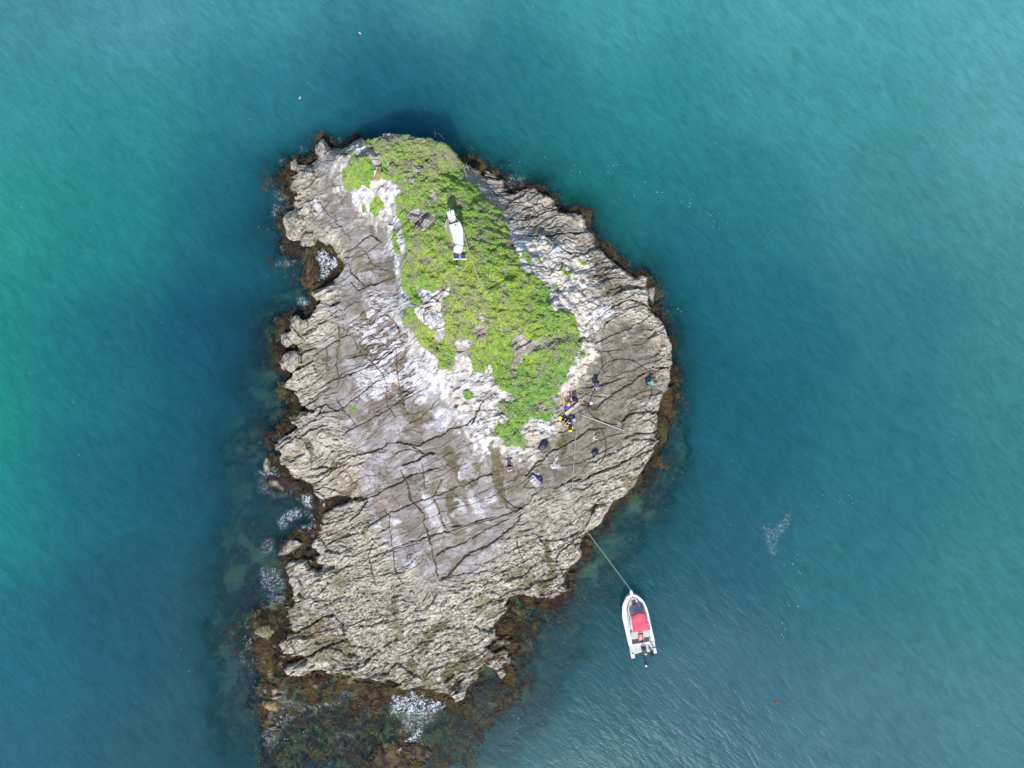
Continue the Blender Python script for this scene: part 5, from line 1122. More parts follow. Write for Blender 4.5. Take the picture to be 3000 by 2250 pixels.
# transom deck and the two stern pods
prism('stern_deck', [B(*q, .62) for q in ((387, 1183), (852, 1108), (868, 1215), (815, 1240), (820, 1290), (610, 1300), (485, 1335), (415, 1310))], .05, .60, M_offw, boat, bev=.02)
prism('transom', [B(*q, .9) for q in ((425, 1188), (430, 1166), (770, 1106), (775, 1130), (650, 1160))], .43, .86, M_white, boat, bev=.015)
prism('stern_pod', [B(*q, .75) for q in ((395, 1200), (440, 1330), (483, 1325), (497, 1402), (432, 1412), (412, 1300))], -.1, .74, M_white, boat, bev=.03)
prism('stern_pod', [B(*q, .75) for q in ((815, 1225), (868, 1215), (893, 1312), (838, 1324))], -.1, .74, M_white, boat, bev=.03)
om = prism('outboard_motor', [B(*q, 1.2) for q in ((612, 1235), (650, 1220), (690, 1228), (722, 1290), (730, 1345), (705, 1395), (660, 1392), (640, 1340))], .68, 1.24, M_navy, boat, bev=.06, taper=.12, seg=2)
prism('motor_band', [B(*q, 1.2) for q in ((668, 1325), (706, 1322), (709, 1338), (672, 1342))], 1.235, 1.25, M_white, om, bev=0)
tubes([([B(665, 1390, .7), B(690, 1450, .25), B(695, 1510, -.1)], [.10, .07, .06])], 'motor_leg', M_black, om)
pr = tubes([([B(655, 1480, -.02), B(725, 1510, -.02)], [.03, .05]), ([B(700, 1460, .05), B(690, 1530, -.05)], [.03, .05])], 'cavitation_plate', M_black, om)
blob('propeller', B(698, 1540, .03), (.10, .13, .05), M_steel, om, 3)
am = blob('auxiliary_motor', B(805, 1345, .75), (.17, .24, .22), M_navy, boat, 5, amp=.05)
tubes([([B(780, 1260, .8), B(800, 1330, .7), B(815, 1400, -.2)], .05)], 'motor_leg', M_black, am)
tubes([([B(770, 1120, .9), B(800, 1160, .95), B(830, 1230, .9), B(800, 1290, .8)], .025), ([B(730, 1190, .75), B(760, 1250, .8), B(790, 1280, .8)], .03), ([B(740, 1230, .7), B(780, 1200, .82)], .03)], 'fuel_hoses', M_black, boat)
rbox('battery_box', B(640, 1165, .9), (.25, .14, .12), M_grey, boat, rz=.1)
for (zx, zy) in ((505, 1218), (522, 1245), (500, 1275), (530, 1290), (552, 1262)): blob('cleat', B(zx, zy, .62), (.05, .025, .02), M_grey, boat, zx, amp=.02, sub=1)
def crate(name, c, s, m_, label, cat, rz=0, group=None, world=True, wall=.02):
    """open topped crate: four walls and a floor in one mesh"""
    bm = bmesh.new(); L_, W_, H_ = s
    def bx_(cx, cy, cz_, sx, sy, sz):
        r_ = bmesh.ops.create_cube(bm, size=1)
        for v in r_['verts']: v.co = Vector((cx + v.co.x * sx, cy + v.co.y * sy, cz_ + v.co.z * sz))
    bx_(0, 0, wall / 2, L_, W_, wall)
    for sg in (-1, 1):
        bx_(sg * (L_ / 2 - wall / 2), 0, H_ / 2 + wall / 2, wall, W_ - .002, H_ - wall); bx_(0, sg * (W_ / 2 - wall / 2), H_ / 2 + wall / 2, L_ - 2 * wall - .002, wall, H_ - wall)
        bx_(sg * (L_ / 2), 0, H_ + .01, wall * 1.8, W_ + .03, .02); bx_(0, sg * (W_ / 2), H_ + .012, L_ - .04, wall * 1.8, .018)
    o = obj(name, bm, m_, None); o.location = c; o.rotation_euler = (0, 0, rz)
    return tag(o, label, cat, group)
def W_(zx, zy, z):
    return borg + (Matrix.Rotation(RZ, 3, 'Z') @ B(zx, zy, z))
M_redc = mat('salmon_crate', (.80, .20, .13), .5)
crate('fish_crate', W_(598, 1040, .43), (.42, .74, .26), M_redc, 'salmon red open crate on the boat deck behind the canopy', 'crate', rz=R(4), wall=.035)
q = blob('crumpled_net', W_(600, 1040, .56) - Vector((0, 0, 0)), (.15, .3, .08), mat('pale_net', (.72, .5, .42), .9, var=.3, scale=20), None, 4, amp=.4); tag(q, 'pale crumpled net inside the salmon crate', 'net')
crate('bucket', W_(495, 1152, .43), (.36, .16, .16), M_orange, 'orange tray with tackle at the left rear corner of the boat', 'tray', rz=R(10), wall=.03)
q = blob('tackle', W_(495, 1150, .52), (.09, .05, .05), M_yel, None, 8, amp=.3); tag(q, 'small yellow tackle lying in the orange tray', 'tackle')
q = rbox('gear_bag', Vector((0, 0, 0)), (.2, .36, .25), M_grey, None, rz=R(6)); q.location = W_(430, 965, .56); tag(q, 'grey gear bag against the left inner side of the boat', 'bag')

# mooring line over the rocks to the bow
pts = [ground(a, b, .03) for a, b in ((1694, 1206), (1692, 1230), (1689, 1262), (1685, 1290), (1683, 1330), (1680, 1370), (1677, 1410), (1674, 1450), (1673, 1489), (1690, 1513), (1707, 1538), (1722, 1560))]
bow = W_(430, 190, 1.06)
q_ = []
for a, b in zip(pts[:-1], pts[1:]):
    for s in range(6):
        c = a.lerp(b, s / 6); c.z = max(H(c.x + dx, c.y + dy) for dx in (-.07, 0, .07) for dy in (-.07, 0, .07)) + .05; q_.append(c)
pts = q_ + [pts[-1]]
for _ in range(12):
    for i in range(1, len(pts) - 1): pts[i].z = max(pts[i].z, (pts[i - 1].z + pts[i + 1].z) / 2)
last = pts[-1]
for i in range(1, 13):
    t = i / 12; q = last.lerp(bow, t); q.z -= .5 * math.sin(math.pi * t) * .6; q.z = max(q.z, .05); pts.append(q)
rp = tubes([([p for p in pts], .021)], 'mooring_rope', M_rope); tag(rp, 'long pale mooring rope from the gear pile across the rock to the boat', 'rope')

M_hut = mat('weathered_white_panels', (.68, .68, .65), .6, var=.16, scale=2.5)
# ------------------------------------------------------------------ hut on the summit
hz = H(*P(1336, 680, 10.5)[:2]) - .05
horg, hfn = frame(1340, 680, hz, 0)
def Q(zx, zy, z): return hfn(1240 + zx * .12056, 590 + zy * .12056, z)
hut = empty('white_hut', horg); tag(hut, 'small blown-out white hut with a flat roof standing in the scrub on the summit', 'hut')
prism('wall', [Q(*q, 1.25) * .97 for q in ((632, 572), (888, 496), (956, 655), (975, 1035), (742, 995))], -.3, 1.2, M_hut, hut, bev=.01)
prism('roof', [Q(*q, 1.25) for q in ((630, 570), (890, 490), (960, 650), (980, 1040), (740, 1000))], 1.202, 1.27, M_hut, hut, bev=.012)
tubes([([Q(785, 600, 1.3) - Vector((0, 0, .02)), Q(785, 600, 1.3) + Vector((0, 0, .10))], .085)], 'roof_vent', M_offw, hut, sides=12)
tw = empty('instrument_cabinet', horg); tag(tw, 'square white instrument cabinet with a thin mast, just above the hut', 'cabinet')
prism('housing', [Q(*q, 1.45) for q in ((556, 256), (735, 196), (792, 400), (622, 452))], .55, 1.45, M_hut, tw, bev=.015)
prism('lower_step', [Q(*q, .9) for q in ((628, 455), (770, 412), (785, 490), (690, 520), (660, 500))], -.2, .95, M_offw, tw, bev=.012)
prism('leg', [Q(*q, .6) for q in ((580, 300), (720, 250), (750, 380), (630, 420))], -.4, .548, M_grey, tw, bev=0)
mp_ = Q(668, 290, 1.45); tubes([([mp_, mp_ + Vector((0, 0, 1.75))], [.028, .02])], 'mast', M_hut, tw)
for hr in ([Q(775, 268, 1.2), Q(822, 352, 1.2), Q(800, 352, 1.0)], [Q(792, 395, 1.1), Q(862, 492, 1.1)], [Q(622, 470, 1.1), Q(690, 545, 1.1)]): tubes([(hr, .018)], 'hand_rail', M_steel, tw)
sc = empty('windbreak_screen', horg); tag(sc, 'tan canvas screen leaning against the left side of the white hut', 'screen')
pp = [Q(*q[:2], q[2]) for q in ((512, 600, .35), (555, 450, .5), (608, 400, .8), (628, 560, .95), (668, 800, .9), (602, 850, .4), (560, 740, .3))]
bm = bmesh.new(); bm.faces.new([bm.verts.new(p) for p in pp]); ex = bmesh.ops.extrude_face_region(bm, geom=list(bm.faces))
for g_ in ex['geom']:
    if isinstance(g_, bmesh.types.BMVert): g_.co.z -= .04
obj('canvas', bm, M_tan, sc); tubes([([pp[2], pp[3], pp[4]], .02), ([pp[2] + Vector((0, 0, -1)), pp[2]], .02), ([pp[4] + Vector((0, 0, -1.1)), pp[4]], .02)], 'support_frame', M_woodp, sc)
sk = blob('white_sacks', horg + Q(850, 1160, .35) - Vector((0, 0, 0)), (.36, .42, .30), M_white, None, 14, amp=.45, sub=4, freq=3.2); tag(sk, 'heap of crumpled white sacks between the hut and the solar panels', 'sacks')
for (xa, xb), lb in (((735, 885), 'dark blue solar panel, left of the pair below the hut'), ((905, 1045), 'dark blue solar panel, right of the pair below the hut')):
    so = empty('solar_panel', horg + Q((xa + xb) / 2, 1370, .5)); tag(so, lb, 'solar panel', 'solar panels below the hut')
    w_ = (xb - xa) * .12056 * (CAMH - hz) / FPX; d_ = 96 * .12056 * (CAMH - hz) / FPX
    rbox('frame', Vector((0, 0, .22)), (w_, d_ * 1.15, .03), M_white, so, bev=.004, rx=R(14), seg=1)
    rbox('cells', Vector((0, .034, .262)), (w_ - .04, d_ * .95, .012), M_panel, so, bev=0, rx=R(14))
    for sx in (-1, 1):
        for sy, zz in ((-1, .1), (1, .28)): tubes([([Vector((sx * w_ * .42, sy * d_ * .45, -.7)), Vector((sx * w_ * .42, sy * d_ * .45, zz))], .014)], 'leg', M_steel, so)
cab = [horg + Q(958, 700, 1.15)]
for a, b, dz in ((1364, 704, .75), (1369, 722, .55), (1380, 755, .5), (1392, 789, .5), (1405, 822, .5), (1418, 850, .5), (1432, 880, .5), (1447, 905, .45)): cab.append(ground(a, b, dz))
for i in range(1, len(cab) - 1): cab[i] = cab[i] * .5 + (cab[i - 1] + cab[i + 1]) * .25
cb = tubes([(cab, .016)], 'guy_cable', mat('pale_cable', (.6, .6, .5), .6)); tag(cb, 'thin pale cable running from the hut down through the scrub', 'cable')

# ------------------------------------------------------------------ landing platform and gear
def Z1(zx, zy): return (1600 + zx * .12056, 1100 + zy * .12056)
pz = min(ground(*Z1(510, 820)).z, ground(*Z1(640, 640)).z) ; pz = max(pz, 1.8)
porg, pfn = frame(*Z1(550, 600), pz, 0)
def S(zx, zy, z): return pfn(*Z1(zx, zy), z)
pf = empty('wooden_platform', porg); tag(pf, 'weathered wooden landing platform with yellow rails at the foot of the scrub', 'platform')
prism('floor', [S(*q, .3) for q in ((300, 420), (600, 310), (665, 600), (790, 690), (490, 950), (415, 700))], .24, .30, M_wood, pf, bev=.006)
prism('upper_board', [S(*q, .7) for q in ((510, 100), (560, 190), (628, 268), (500, 360), (420, 440), (345, 440), (295, 380), (335, 300), (450, 190))], lambda p: .62 + .10 * p[1], lambda p: .66 + .10 * p[1], M_woodp, pf, bev=.006)
pk = prism('front_plank', [S(*q, .6) for q in ((448, 905), (785, 645), (806, 702), (488, 976))], .52, .60, M_woodp, pf, bev=.008)
prism('slot', [S(*q, .61) for q in ((640, 785), (690, 735), (700, 750), (655, 798))], .597, .606, M_black, pk, bev=0)
prism('front_board', [S(*q, .5) for q in ((455, 925), (800, 690), (803, 700), (470, 955))], -.4, .518, M_wood, pf, bev=0)
prism('side_board', [S(*q, .5) for q in ((300, 420), (315, 415), (458, 880), (448, 895))], -.3, .5, M_wood, pf, bev=.005)
tubes([([S(590, 320, .75), S(615, 430, .72), S(642, 545, .70)], .035)], 'yellow_rail', M_yw, pf); tubes([([S(398, 470, .75), S(430, 580, .72), S(462, 690, .70)], .035)], 'yellow_rail', M_yw, pf)
tubes([([S(360, 470, .78), S(490, 390, .78), S(622, 282, .78)], .022), ([S(490, 390, .78), S(512, 460, .4)], .018)], 'cross_bar', M_woodp, pf)
for a, b in ((320, 430), (600, 320), (470, 930), (780, 690)): tubes([([S(a, b, -.9), S(a, b, .24)], .04)], 'post', M_wood, pf)

GP = 'gear piled at the foot of the platform'
def gnd(zx, zy, dz=0): return ground(*Z1(zx, zy), dz)
def gpoly(name, zp, h, m_, label, cat, bev=.03, taper=.12, dz=0.0, parentless=True):
    cx = sum(p[0] for p in zp) / len(zp); cy = sum(p[1] for p in zp) / len(zp); g = gnd(cx, cy, dz)
    org, fn = frame(*Z1(cx, cy), g.z, 0)
    o = prism(name, [fn(*Z1(*p), h) for p in zp], -.05, h, m_, None, bev=bev, taper=taper, seg=2); o.location = org
    return tag(o, label, cat, GP)
gpoly('dry_bag', [(330, 965), (400, 1012), (402, 1042), (358, 1085), (356, 1162), (300, 1135), (275, 1080), (300, 1010)], .3, M_yel, 'large bright yellow dry bag at the left of the gear pile', 'bag', bev=.06)
g = gnd(448, 1092, .02); c1 = crate('equipment_crate', g, (.36, .42, .28), M_black, 'black open crate holding a lilac towel, beside the yellow dry bag', 'crate', rz=R(-38), group=GP)
q = blob('towel', g + Vector((-.10, -.10, .2)), (.13, .11, .09), M_lil, None, 21, amp=.3); tag(q, 'lilac towel in the black crate beside the yellow bag', 'towel')
q = blob('jar', g + Vector((.04, .12, .2)), (.07, .07, .09), M_offw, None, 22, amp=.1); tag(q, 'pale jar inside the black crate behind the lilac towel', 'jar')
g = gnd(545, 1165, .02); c2 = crate('equipment_crate', g, (.38, .34, .26), M_black, 'black open crate with orange and yellow things, middle of the gear pile', 'crate', rz=R(-38), group=GP)
q = blob('folded_cloth', g + Vector((.05, .06, .2)), (.14, .10, .07), M_lil, None, 23, amp=.3); tag(q, 'lilac cloth in the middle black crate of the pile', 'cloth')
q = blob('orange_float', g + Vector((-.20, -.10, .16)), (.08, .09, .08), M_orange, None, 24, amp=.1); tag(q, 'small orange float at the edge of the middle crate', 'float')
q = blob('yellow_float', g + Vector((-.06, -.16, .18)), (.10, .09, .07), M_yel, None, 25, amp=.2); tag(q, 'orange yellow float lying over the front of the middle crate', 'float')
q = tubes([([gnd(430, 1205, .38), gnd(552, 1062, .38)], .038)], 'yellow_bar', M_yel); tag(q, 'straight yellow bar laid across the black crates', 'bar')
gpoly('hard_case', [(600, 955), (692, 1030), (640, 1102), (540, 1020)], .3, mat('charcoal_case', (.05, .055, .07), .5), 'dark charcoal hard case right below the platform plank', 'case', bev=.025, taper=.04)
g = gnd(675, 1072, 0); bk = empty('lilac_bag', g); tag(bk, 'lilac round bag with a dark opening, right side of the gear pile', 'bag', GP)
blob('body', Vector((0, 0, .2)), (.17, .2, .2), M_lil, bk, 31, amp=.12); blob('opening', Vector((-.01, .12, .34)), (.09, .07, .04), M_black, bk, 32, amp=.1, sub=2)
gpoly('soft_bag', [(560, 1180), (610, 1170), (650, 1220), (655, 1290), (600, 1330), (545, 1310), (540, 1240)], .28, M_pack, 'black soft bag with a white bottle on it, lower end of the pile', 'bag', bev=.07, taper=.2)
q = blob('white_bottle', gnd(632, 1262, .32), (.05, .10, .05), M_white, None, 33, amp=.1); tag(q, 'white bottle lying on the black soft bag', 'bottle', GP)
gpoly('yellow_box', [(543, 1322), (632, 1320), (630, 1372), (540, 1372)], .16, M_yel, 'small bright yellow box at the lowest end of the gear pile', 'box', bev=.02, taper=.05)
q = blob('white_bag', gnd(1090, 665, .08), (.13, .15, .09), M_white, None, 34, amp=.45, sub=4, freq=3.5); tag(q, 'crumpled white bag lying by the black hose', 'bag')

# hoses, pole, marking frame
def gpath(pts, dz=.03, sub=4):
    out = []
    n_ = len(pts)
    for i in range(n_ - 1):
        p0 = pts[max(i - 1, 0)]; p1 = pts[i]; p2 = pts[i + 1]; p3 = pts[min(i + 2, n_ - 1)]
        for s in range(sub):
            t = s / sub
            f = lambda a, b, c, d: .5 * (2 * b + (c - a) * t + (2 * a - 5 * b + 4 * c - d) * t * t + (3 * b - a - 3 * c + d) * t ** 3)
            out.append(ground(f(p0[0], p1[0], p2[0], p3[0]), f(p0[1], p1[1], p2[1], p3[1]), dz))
    out.append(ground(*pts[-1], dz))
    for _ in range(3):
        for i in range(1, len(out) - 1): out[i].z = max(out[i].z, (out[i - 1].z + out[i + 1].z) / 2)
    return out
HG = 'black hoses laid on the right shelf'
h1 = tubes([(gpath(K4([(1840, 645), (1810, 600), (1760, 550), (1690, 495), (1620, 460), (1540, 450), (1460, 460), (1400, 490), (1350, 550), (1320, 620), (1300, 690), (1282, 760)])), .034)], 'black_hose', M_hose); tag(h1, 'black hose in a wide arc over the flat shelf above the bending person', 'hose', HG)
h2 = tubes([(gpath(K4([(1345, 640), (1300, 720), (1270, 790), (1250, 860), (1262, 915), (1300, 950), (1360, 985), (1430, 1010), (1500, 1015)])), .034)], 'black_hose', M_hose); tag(h2, 'black hose running down from the bending person past the white bag', 'hose', HG)
h3 = tubes([(gpath(K4([(1362, 1060), (1390, 1120), (1402, 1190), (1398, 1260), (1380, 1310), (1340, 1360)])), .034)], 'black_hose', M_hose); tag(h3, 'short black curved hose right of the small backpack', 'hose', HG)
h4 = tubes([(gpath(K4([(1800, 680), (1790, 760), (1770, 810), (1740, 850), (1680, 880), (1600, 900)])), .024)], 'black_hose', M_hose); tag(h4, 'thin dark hose curving below the person in turquoise', 'hose', HG)
a, b = ground(1703, 1215, .12), ground(1829, 1262, .10)
q = tubes([([a, (a + b) / 2 + Vector((0, 0, .02)), b], .030)], 'long_pole', mat('white_pink_pole', (.78, .66, .62), .5)); tag(q, 'long straight pinkish white pole lying right of the mooring rope', 'pole')
pv = empty('marker_cross', ground(1740, 1280, .05)); tag(pv, 'white tube frame like a cross lying on the shelf below the long pole', 'frame')
po = Vector(pv.location)
def LZ(zx, zy, dz=0): 
    v_ = Vector(P(*Z1(zx, zy), po.z)) - po; return Vector((v_.x, v_.y, dz))
for pq in (((1172, 1352), (1138, 1612)), ((1112, 1522), (1245, 1562)), ((1160, 1520), (1222, 1455)), ((1150, 1345), (1150, 1420))):
    tubes([([LZ(*pq[0], .05), LZ(*pq[1], .06)], .028 if pq[0] != (1150, 1345) else .015)], 'tube', M_white, pv)
co = [LZ(1270 + 46 * math.cos(t * .5), 1465 + 42 * math.sin(t * .5), .03 + .004 * t) + po for t in range(26)]
q = tubes([(co, .016)], 'coiled_cord', mat('salmon_cord', (.62, .28, .17), .8)); tag(q, 'small coil of salmon coloured cord beside the white frame', 'cord')
g = ground(1912, 1075)
q = crate('white_tray', g, (.36, .30, .14), M_offw, 'small white tray with a dark inside at the right shore', 'tray', rz=.2); blob('dark_lining', Vector((0, 0, .08)), (.11, .08, .05), M_black, q, 3, amp=.2, sub=2)

# packs and jacket
def pack(name, px, py, s, rz, label, mats=(M_pack, M_packb), seed=0):
    g = ground(px, py); o = empty(name, g, rz); tag(o, label, 'backpack')
    blob('main_bag', Vector((0, 0, s[2] * .55)), (s[0] * .5, s[1] * .5, s[2] * .6), mats[0], o, seed, amp=.28, sub=4, freq=1.8)
    blob('front_pocket', Vector((.02, -s[1] * .18, s[2] * .95)), (s[0] * .33, s[1] * .26, s[2] * .28), mats[1], o, seed + 1, amp=.25)
    for sx in (-1, 1): tubes([([Vector((sx * s[0] * .25, s[1] * .42, s[2] * .7)), Vector((sx * s[0] * .5, s[1] * .1, s[2] * .95)), Vector((sx * s[0] * .42, -s[1] * .3, s[2] * .6)), Vector((sx * s[0] * .3, -s[1] * .62, .04))], .022)], 'strap', mats[0], o)
    tubes([([Vector((-.05, s[1] * .4, s[2] * 1.0)), Vector((0, s[1] * .5, s[2] * 1.2)), Vector((.05, s[1] * .4, s[2] * 1.0))], .014)], 'grab_handle', mats[1], o)
    return o
pack('backpack', 1591, 1304, (.62, 1.05, .34), R(-38), 'large black backpack with slate pockets below the orange stained rock', seed=41)
pack('backpack', 1743, 1325, (.48, .56, .26), R(-60), 'small dark blue backpack alone on the flat right shelf', (M_navyc, M_packb), seed=44)
jk = empty('jacket', ground(1576, 1398)); tag(jk, 'crumpled navy jacket spread on a pale oval rock slab', 'jacket')
blob('body', Vector((.12, -.10, .07)), (.34, .17, .09), M_navyc, jk, 47, amp=.4, rz=R(-42), sub=4, freq=2.6); blob('sleeve', Vector((-.27, .22, .07)), (.24, .12, .07), M_navyc, jk, 48, amp=.35, rz=R(-20), sub=3)
blob('sleeve', Vector((.33, -.36, .06)), (.15, .10, .06), M_navyc, jk, 49, amp=.3, rz=R(-50), sub=3); blob('badge', Vector((.12, -.08, .165)), (.035, .03, .012), M_white, jk, 2, amp=.05, sub=1)

# ------------------------------------------------------------------ people
def skin_mesh(name, nodes, edges, m_, parent, sub=1):
    """nodes {key:(Vector, radius)}; first key is the root"""
    ks = list(nodes); me = bpy.data.meshes.new(name); me.from_pydata([tuple(nodes[k][0]) for k in ks], [(ks.index(a), ks.index(b)) for a, b in edges], [])
    t = bpy.data.objects.new(name, me); COL.objects.link(t)
    md = t.modifiers.new('skin', 'SKIN'); md.use_smooth_shade = True; md.branch_smoothing = .4
    if not me.skin_vertices: me.skin_vertices.new(name='')
    for i, k in enumerate(ks):
        r_ = nodes[k][1]; me.skin_vertices[0].data[i].radius = r_ if hasattr(r_, '__len__') else (r_, r_); me.skin_vertices[0].data[i].use_root = (i == 0)
    sb = t.modifiers.new('sub', 'SUBSURF'); sb.levels = sub; sb.render_levels = sub
    dg = bpy.context.evaluated_depsgraph_get(); nm = bpy.data.meshes.new_from_object(t.evaluated_get(dg))
    bpy.data.objects.remove(t); bpy.data.meshes.remove(me)
    nm.materials.clear(); nm.materials.append(m_)
    o = bpy.data.objects.new(name, nm); COL.objects.link(o); o.parent = parent; nm.name = name
    return o
def person(loc, yaw, label, pose, shirt, pants, hat=None, hair=M_hair, dz=0.0):
    tp = R(pose.get('torso', 0)); hd = R(pose.get('head', pose.get('torso', 0) * .6))
    d = Vector((0, math.sin(tp), math.cos(tp))); dh = Vector((0, math.sin(hd), math.cos(hd)))
    pel = Vector((0, 0, 0)); N_ = {}
    N_['pelvis'] = (pel, (.15, .115)); N_['waist'] = (pel + d * .16, (.13, .10)); N_['chest'] = (pel + d * .34, (.16, .12)); N_['collar'] = (pel + d * .47, (.11, .085))
    N_['neck'] = (pel + d * .54, .058); N_['chin'] = (pel + d * .56 + dh * .07, (.075, .085)); N_['skull'] = (pel + d * .56 + dh * .17, (.082, .10)); N_['crown'] = (pel + d * .56 + dh * .25, (.05, .06))
    E_ = [('pelvis', 'waist'), ('waist', 'chest'), ('chest', 'collar'), ('collar', 'neck'), ('neck', 'chin'), ('chin', 'skull'), ('skull', 'crown')]
    fw = Vector((0, math.cos(hd), -math.sin(hd)))
    N_['nose'] = (N_['chin'][0] + dh * .06 + fw * .10, .014); E_.append(('skull', 'nose'))
    for s, sd_ in ((-1, 'L'), (1, 'R')):
        sh = pel + d * .45 + Vector((s * .19, 0, 0)); ap, ae, ab = pose.get('arm' + sd_, (10, 20, 10))
        def dirv(p_, a_): return Vector((s * math.sin(R(a_)), math.sin(R(p_)) * math.cos(R(a_)), -math.cos(R(p_)) * math.cos(R(a_))))
        el = sh + dirv(ap, ab) * .28; wr = el + dirv(ap + ae, ab * .4) * .25; hdir = dirv(ap + ae, ab * .2); pm = wr + hdir * .06
        N_['sh' + sd_] = (sh, .062); N_['el' + sd_] = (el, .044); N_['wr' + sd_] = (wr, (.028, .032)); N_['pm' + sd_] = (pm, (.034, .018))
        E_ += [('collar', 'sh' + sd_), ('sh' + sd_, 'el' + sd_), ('el' + sd_, 'wr' + sd_), ('wr' + sd_, 'pm' + sd_)]
        side = Vector((1, 0, 0)) if abs(hdir.x) < .8 else Vector((0, 1, 0)); fwd = hdir.cross(side).normalized()
        for fi, (off, ln) in enumerate(((-.030, .060), (-.010, .075), (.010, .070), (.028, .055))):
            k1 = f'f{fi}{sd_}'; N_[k1] = (pm + hdir * .035 + side * off, .009); N_[k1 + 'b'] = (pm + hdir * (.035 + ln * .55) + side * off * 1.2 + fwd * .012, .0085); N_[k1 + 'c'] = (pm + hdir * (.03 + ln * .85) + side * off * 1.2 + fwd * .036, .0075)
            E_ += [('pm' + sd_, k1), (k1, k1 + 'b'), (k1 + 'b', k1 + 'c')]
        N_['th' + sd_] = (pm + side * (-s * .04) + fwd * .02, .010); N_['th2' + sd_] = (pm + side * (-s * .052) + fwd * .03 + hdir * .035, .009); E_ += [('wr' + sd_, 'th' + sd_), ('th' + sd_, 'th2' + sd_)]
        hp_, kn, lab = pose.get('leg' + sd_, (0, 0, 4))
        hi = pel + Vector((s * .095, 0, -.04)); kne = hi + dirv(hp_, lab) * .43; an = kne + dirv(hp_ - kn, lab * .5) * .42
        toe = an + Vector((s * .03, .19, -.045))
        N_['hi' + sd_] = (hi, .095); N_['kn' + sd_] = (kne, .060); N_['an' + sd_] = (an, .040); N_['he' + sd_] = (an + Vector((0, .02, -.045)), (.042, .03)); N_['to' + sd_] = (toe, (.045, .025))
        E_ += [('pelvis', 'hi' + sd_), ('hi' + sd_, 'kn' + sd_), ('kn' + sd_, 'an' + sd_), ('an' + sd_, 'he' + sd_), ('he' + sd_, 'to' + sd_)]
    low = min(N_[k][0].z for k in ('toL', 'toR', 'heL', 'heR', 'knL', 'knR', 'pelvis') if k in N_) - .035
    if pose.get('sit'): low = N_['pelvis'][0].z - .14
    for k in N_: N_[k] = (N_[k][0] - Vector((0, 0, low)), N_[k][1])
    o = empty('person', Vector(loc) + Vector((0, 0, dz)), yaw); tag(o, label, 'person', 'people on the islet')
    body = skin_mesh('body', N_, E_, M_skin, o)
    g_ = lambda k, r_: (N_[k][0], r_)
    sn = {'chest': g_('chest', (.185, .145)), 'waist': g_('waist', (.155, .125)), 'hem': g_('pelvis', (.165, .13)), 'collar': g_('collar', (.125, .10))}
    se = [('chest', 'waist'), ('waist', 'hem'), ('chest', 'collar')]
    for sd_ in 'LR':
        sn['sh' + sd_] = g_('sh' + sd_, .082); e_ = N_['sh' + sd_][0].lerp(N_['el' + sd_][0], .85); sn['el' + sd_] = (e_, .062); se += [('collar', 'sh' + sd_), ('sh' + sd_, 'el' + sd_)]
    skin_mesh('shirt', sn, se, shirt, o)
    pn = {'p': (N_['pelvis'][0] - d * .02, (.16, .125))}; pe = []
    for sd_ in 'LR':
        pn['hi' + sd_] = g_('hi' + sd_, .108); k_ = 'kn' + sd_; full = pose.get('long', True)
        pn[k_] = g_(k_, .074) if full else (N_['hi' + sd_][0].lerp(N_[k_][0], .75), .085); pe += [('p', 'hi' + sd_), ('hi' + sd_, k_)]
        if full: pn['an' + sd_] = (N_[k_][0].lerp(N_['an' + sd_][0], .9), .055); pe.append((k_, 'an' + sd_))
    skin_mesh('trousers' if pose.get('long', True) else 'shorts', pn, pe, pants, o)
    c = N_['skull'][0]
    q_ = dh.to_track_quat('Z', 'Y').to_matrix().to_4x4()
    bm = bmesh.new(); bmesh.ops.create_uvsphere(bm, u_segments=16, v_segments=10, radius=1)
    for v in list(bm.verts):
        if v.co.z < -.15 or (v.co.z < .3 and (v.co.y > .45)): bm.verts.remove(v)
    for v in bm.verts: v.co = Vector((v.co.x * .098, v.co.y * .115, v.co.z * .125))
    rot = Matrix.Rotation(-hd, 4, 'X')
    bmesh.ops.transform(bm, matrix=Matrix.Translation(c + dh * .03) @ rot, verts=bm.verts)
    obj('hair' if hat is None else 'cap', bm, hair if hat is None else hat, o, smooth=True)
    if hat is not None:
        bm = bmesh.new(); bmesh.ops.create_cone(bm, cap_ends=True, segments=20, radius1=.17, radius2=.12, depth=.03); bmesh.ops.transform(bm, matrix=Matrix.Translation(c + dh * .055) @ rot, verts=bm.verts); obj('brim', bm, hat, o, smooth=True)
    for s in (-1, 1):
        bm = bmesh.new(); bmesh.ops.create_uvsphere(bm, u_segments=8, v_segments=6, radius=.012); bmesh.ops.transform(bm, matrix=Matrix.Translation(c - dh * .03 + fw * .088 + Vector((s * .033, 0, 0))), verts=bm.verts); obj('eye', bm, M_hair, o, smooth=True)
        bm = bmesh.new(); bmesh.ops.create_uvsphere(bm, u_segments=8, v_segments=6, radius=.03); bmesh.ops.transform(bm, matrix=Matrix.Translation(c - dh * .03 + Vector((s * .085, 0, 0))) @ Matrix.Diagonal((.4, .7, 1, 1)), verts=bm.verts); obj('ear', bm, M_skin, o, smooth=True)
    return o
person(ground(1493, 1372), R(8), 'person in a dark purple top and pale shorts standing on the grey shelf', dict(torso=28, head=35, armL=(30, 40, 25), armR=(20, 30, 22), legL=(12, 22, 5), legR=(-8, 6, 6), long=False), M_dpur, mat('pale_shorts', (.62, .52, .50), .8), hat=M_pack)
person(ground(1745, 1121), R(176), 'person in a violet grey shirt bending over to pull a black hose', dict(torso=72, head=95, armL=(14, 12, 22), armR=(22, 14, 8), legL=(18, 14, 12), legR=(4, 16, 12)), M_purp, M_pack)
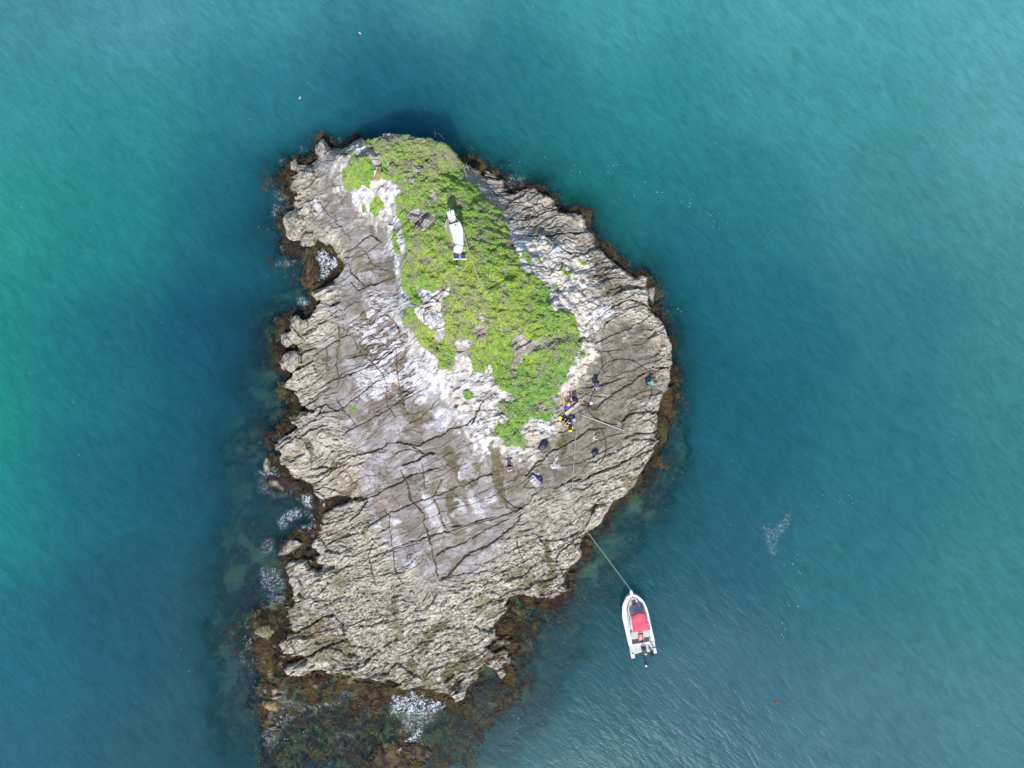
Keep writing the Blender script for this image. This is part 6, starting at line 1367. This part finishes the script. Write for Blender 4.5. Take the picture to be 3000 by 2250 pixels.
person(porg + S(712, 560, .3), R(98), 'person in navy with dark hair kneeling at the right side of the platform, leaning in', dict(torso=58, head=48, armL=(60, 10, 10), armR=(48, 24, 12), legL=(50, 118, 10), legR=(62, 125, 10)), M_navyc, M_navyc)
person(porg + S(505, 800, .3), R(-14), 'person in a bright blue top and yellow hat sitting on the platform', dict(torso=36, head=30, armL=(55, 30, 14), armR=(60, 20, 20), legL=(78, 60, 14), legR=(82, 70, 14), sit=True), M_bluec, M_bluec, hat=M_yel)
pe_ = person(ground(1895, 1122), R(-80), 'person in a turquoise top crouching near the right shore with a dark pole', dict(torso=42, head=50, armL=(70, 10, 5), armR=(60, 15, 6), legL=(95, 135, 14), legR=(85, 130, 14)), M_turq, M_pack)
a = ground(1900, 1119, .30); b = ground(1932, 1110, .10)
q = tubes([([a, b], .03)], 'dark_pole', mat('dark_brown_pole', (.06, .045, .04), .7)); tag(q, 'dark brown pole held out by the person in turquoise', 'pole')

# ------------------------------------------------------------------ gulls and drift weed
def gull(px, py, rz, label):
    o = empty('gull', Vector(P(px, py, .05)), rz); tag(o, label, 'gull', 'gulls on the water')
    n_ = {'b': (Vector((0, 0, .06)), (.075, .07)), 'r': (Vector((0, -.15, .07)), (.045, .035)), 't': (Vector((0, -.26, .08)), (.03, .012)), 'c': (Vector((0, .11, .07)), (.055, .055)), 'n': (Vector((0, .16, .13)), .032), 'h': (Vector((0, .19, .18)), .036), 'k': (Vector((0, .25, .175)), .010)}
    skin_mesh('body', n_, [('b', 'r'), ('r', 't'), ('b', 'c'), ('c', 'n'), ('n', 'h'), ('h', 'k')], M_white, o)
    o.scale = (.6, .6, .6)
    for s in (-1, 1): blob('wing', Vector((s * .055, -.06, .10)), (.03, .17, .03), M_offw, o, 3, amp=.05, sub=2)
gull(879, 287, R(-30), 'white gull floating alone upper left of the islet')
gull(1054, 98, R(60), 'tiny white gull far above the islet near the top edge')
q = blob('drift_weed', Vector(P(2277, 2057, .0)), (.22, .14, .03), mat('reddish_weed', (.16, .075, .05), .8, var=.3), None, 61, amp=.7, sub=4, freq=3); tag(q, 'small reddish brown clump of weed drifting on open water at lower right', 'weed')
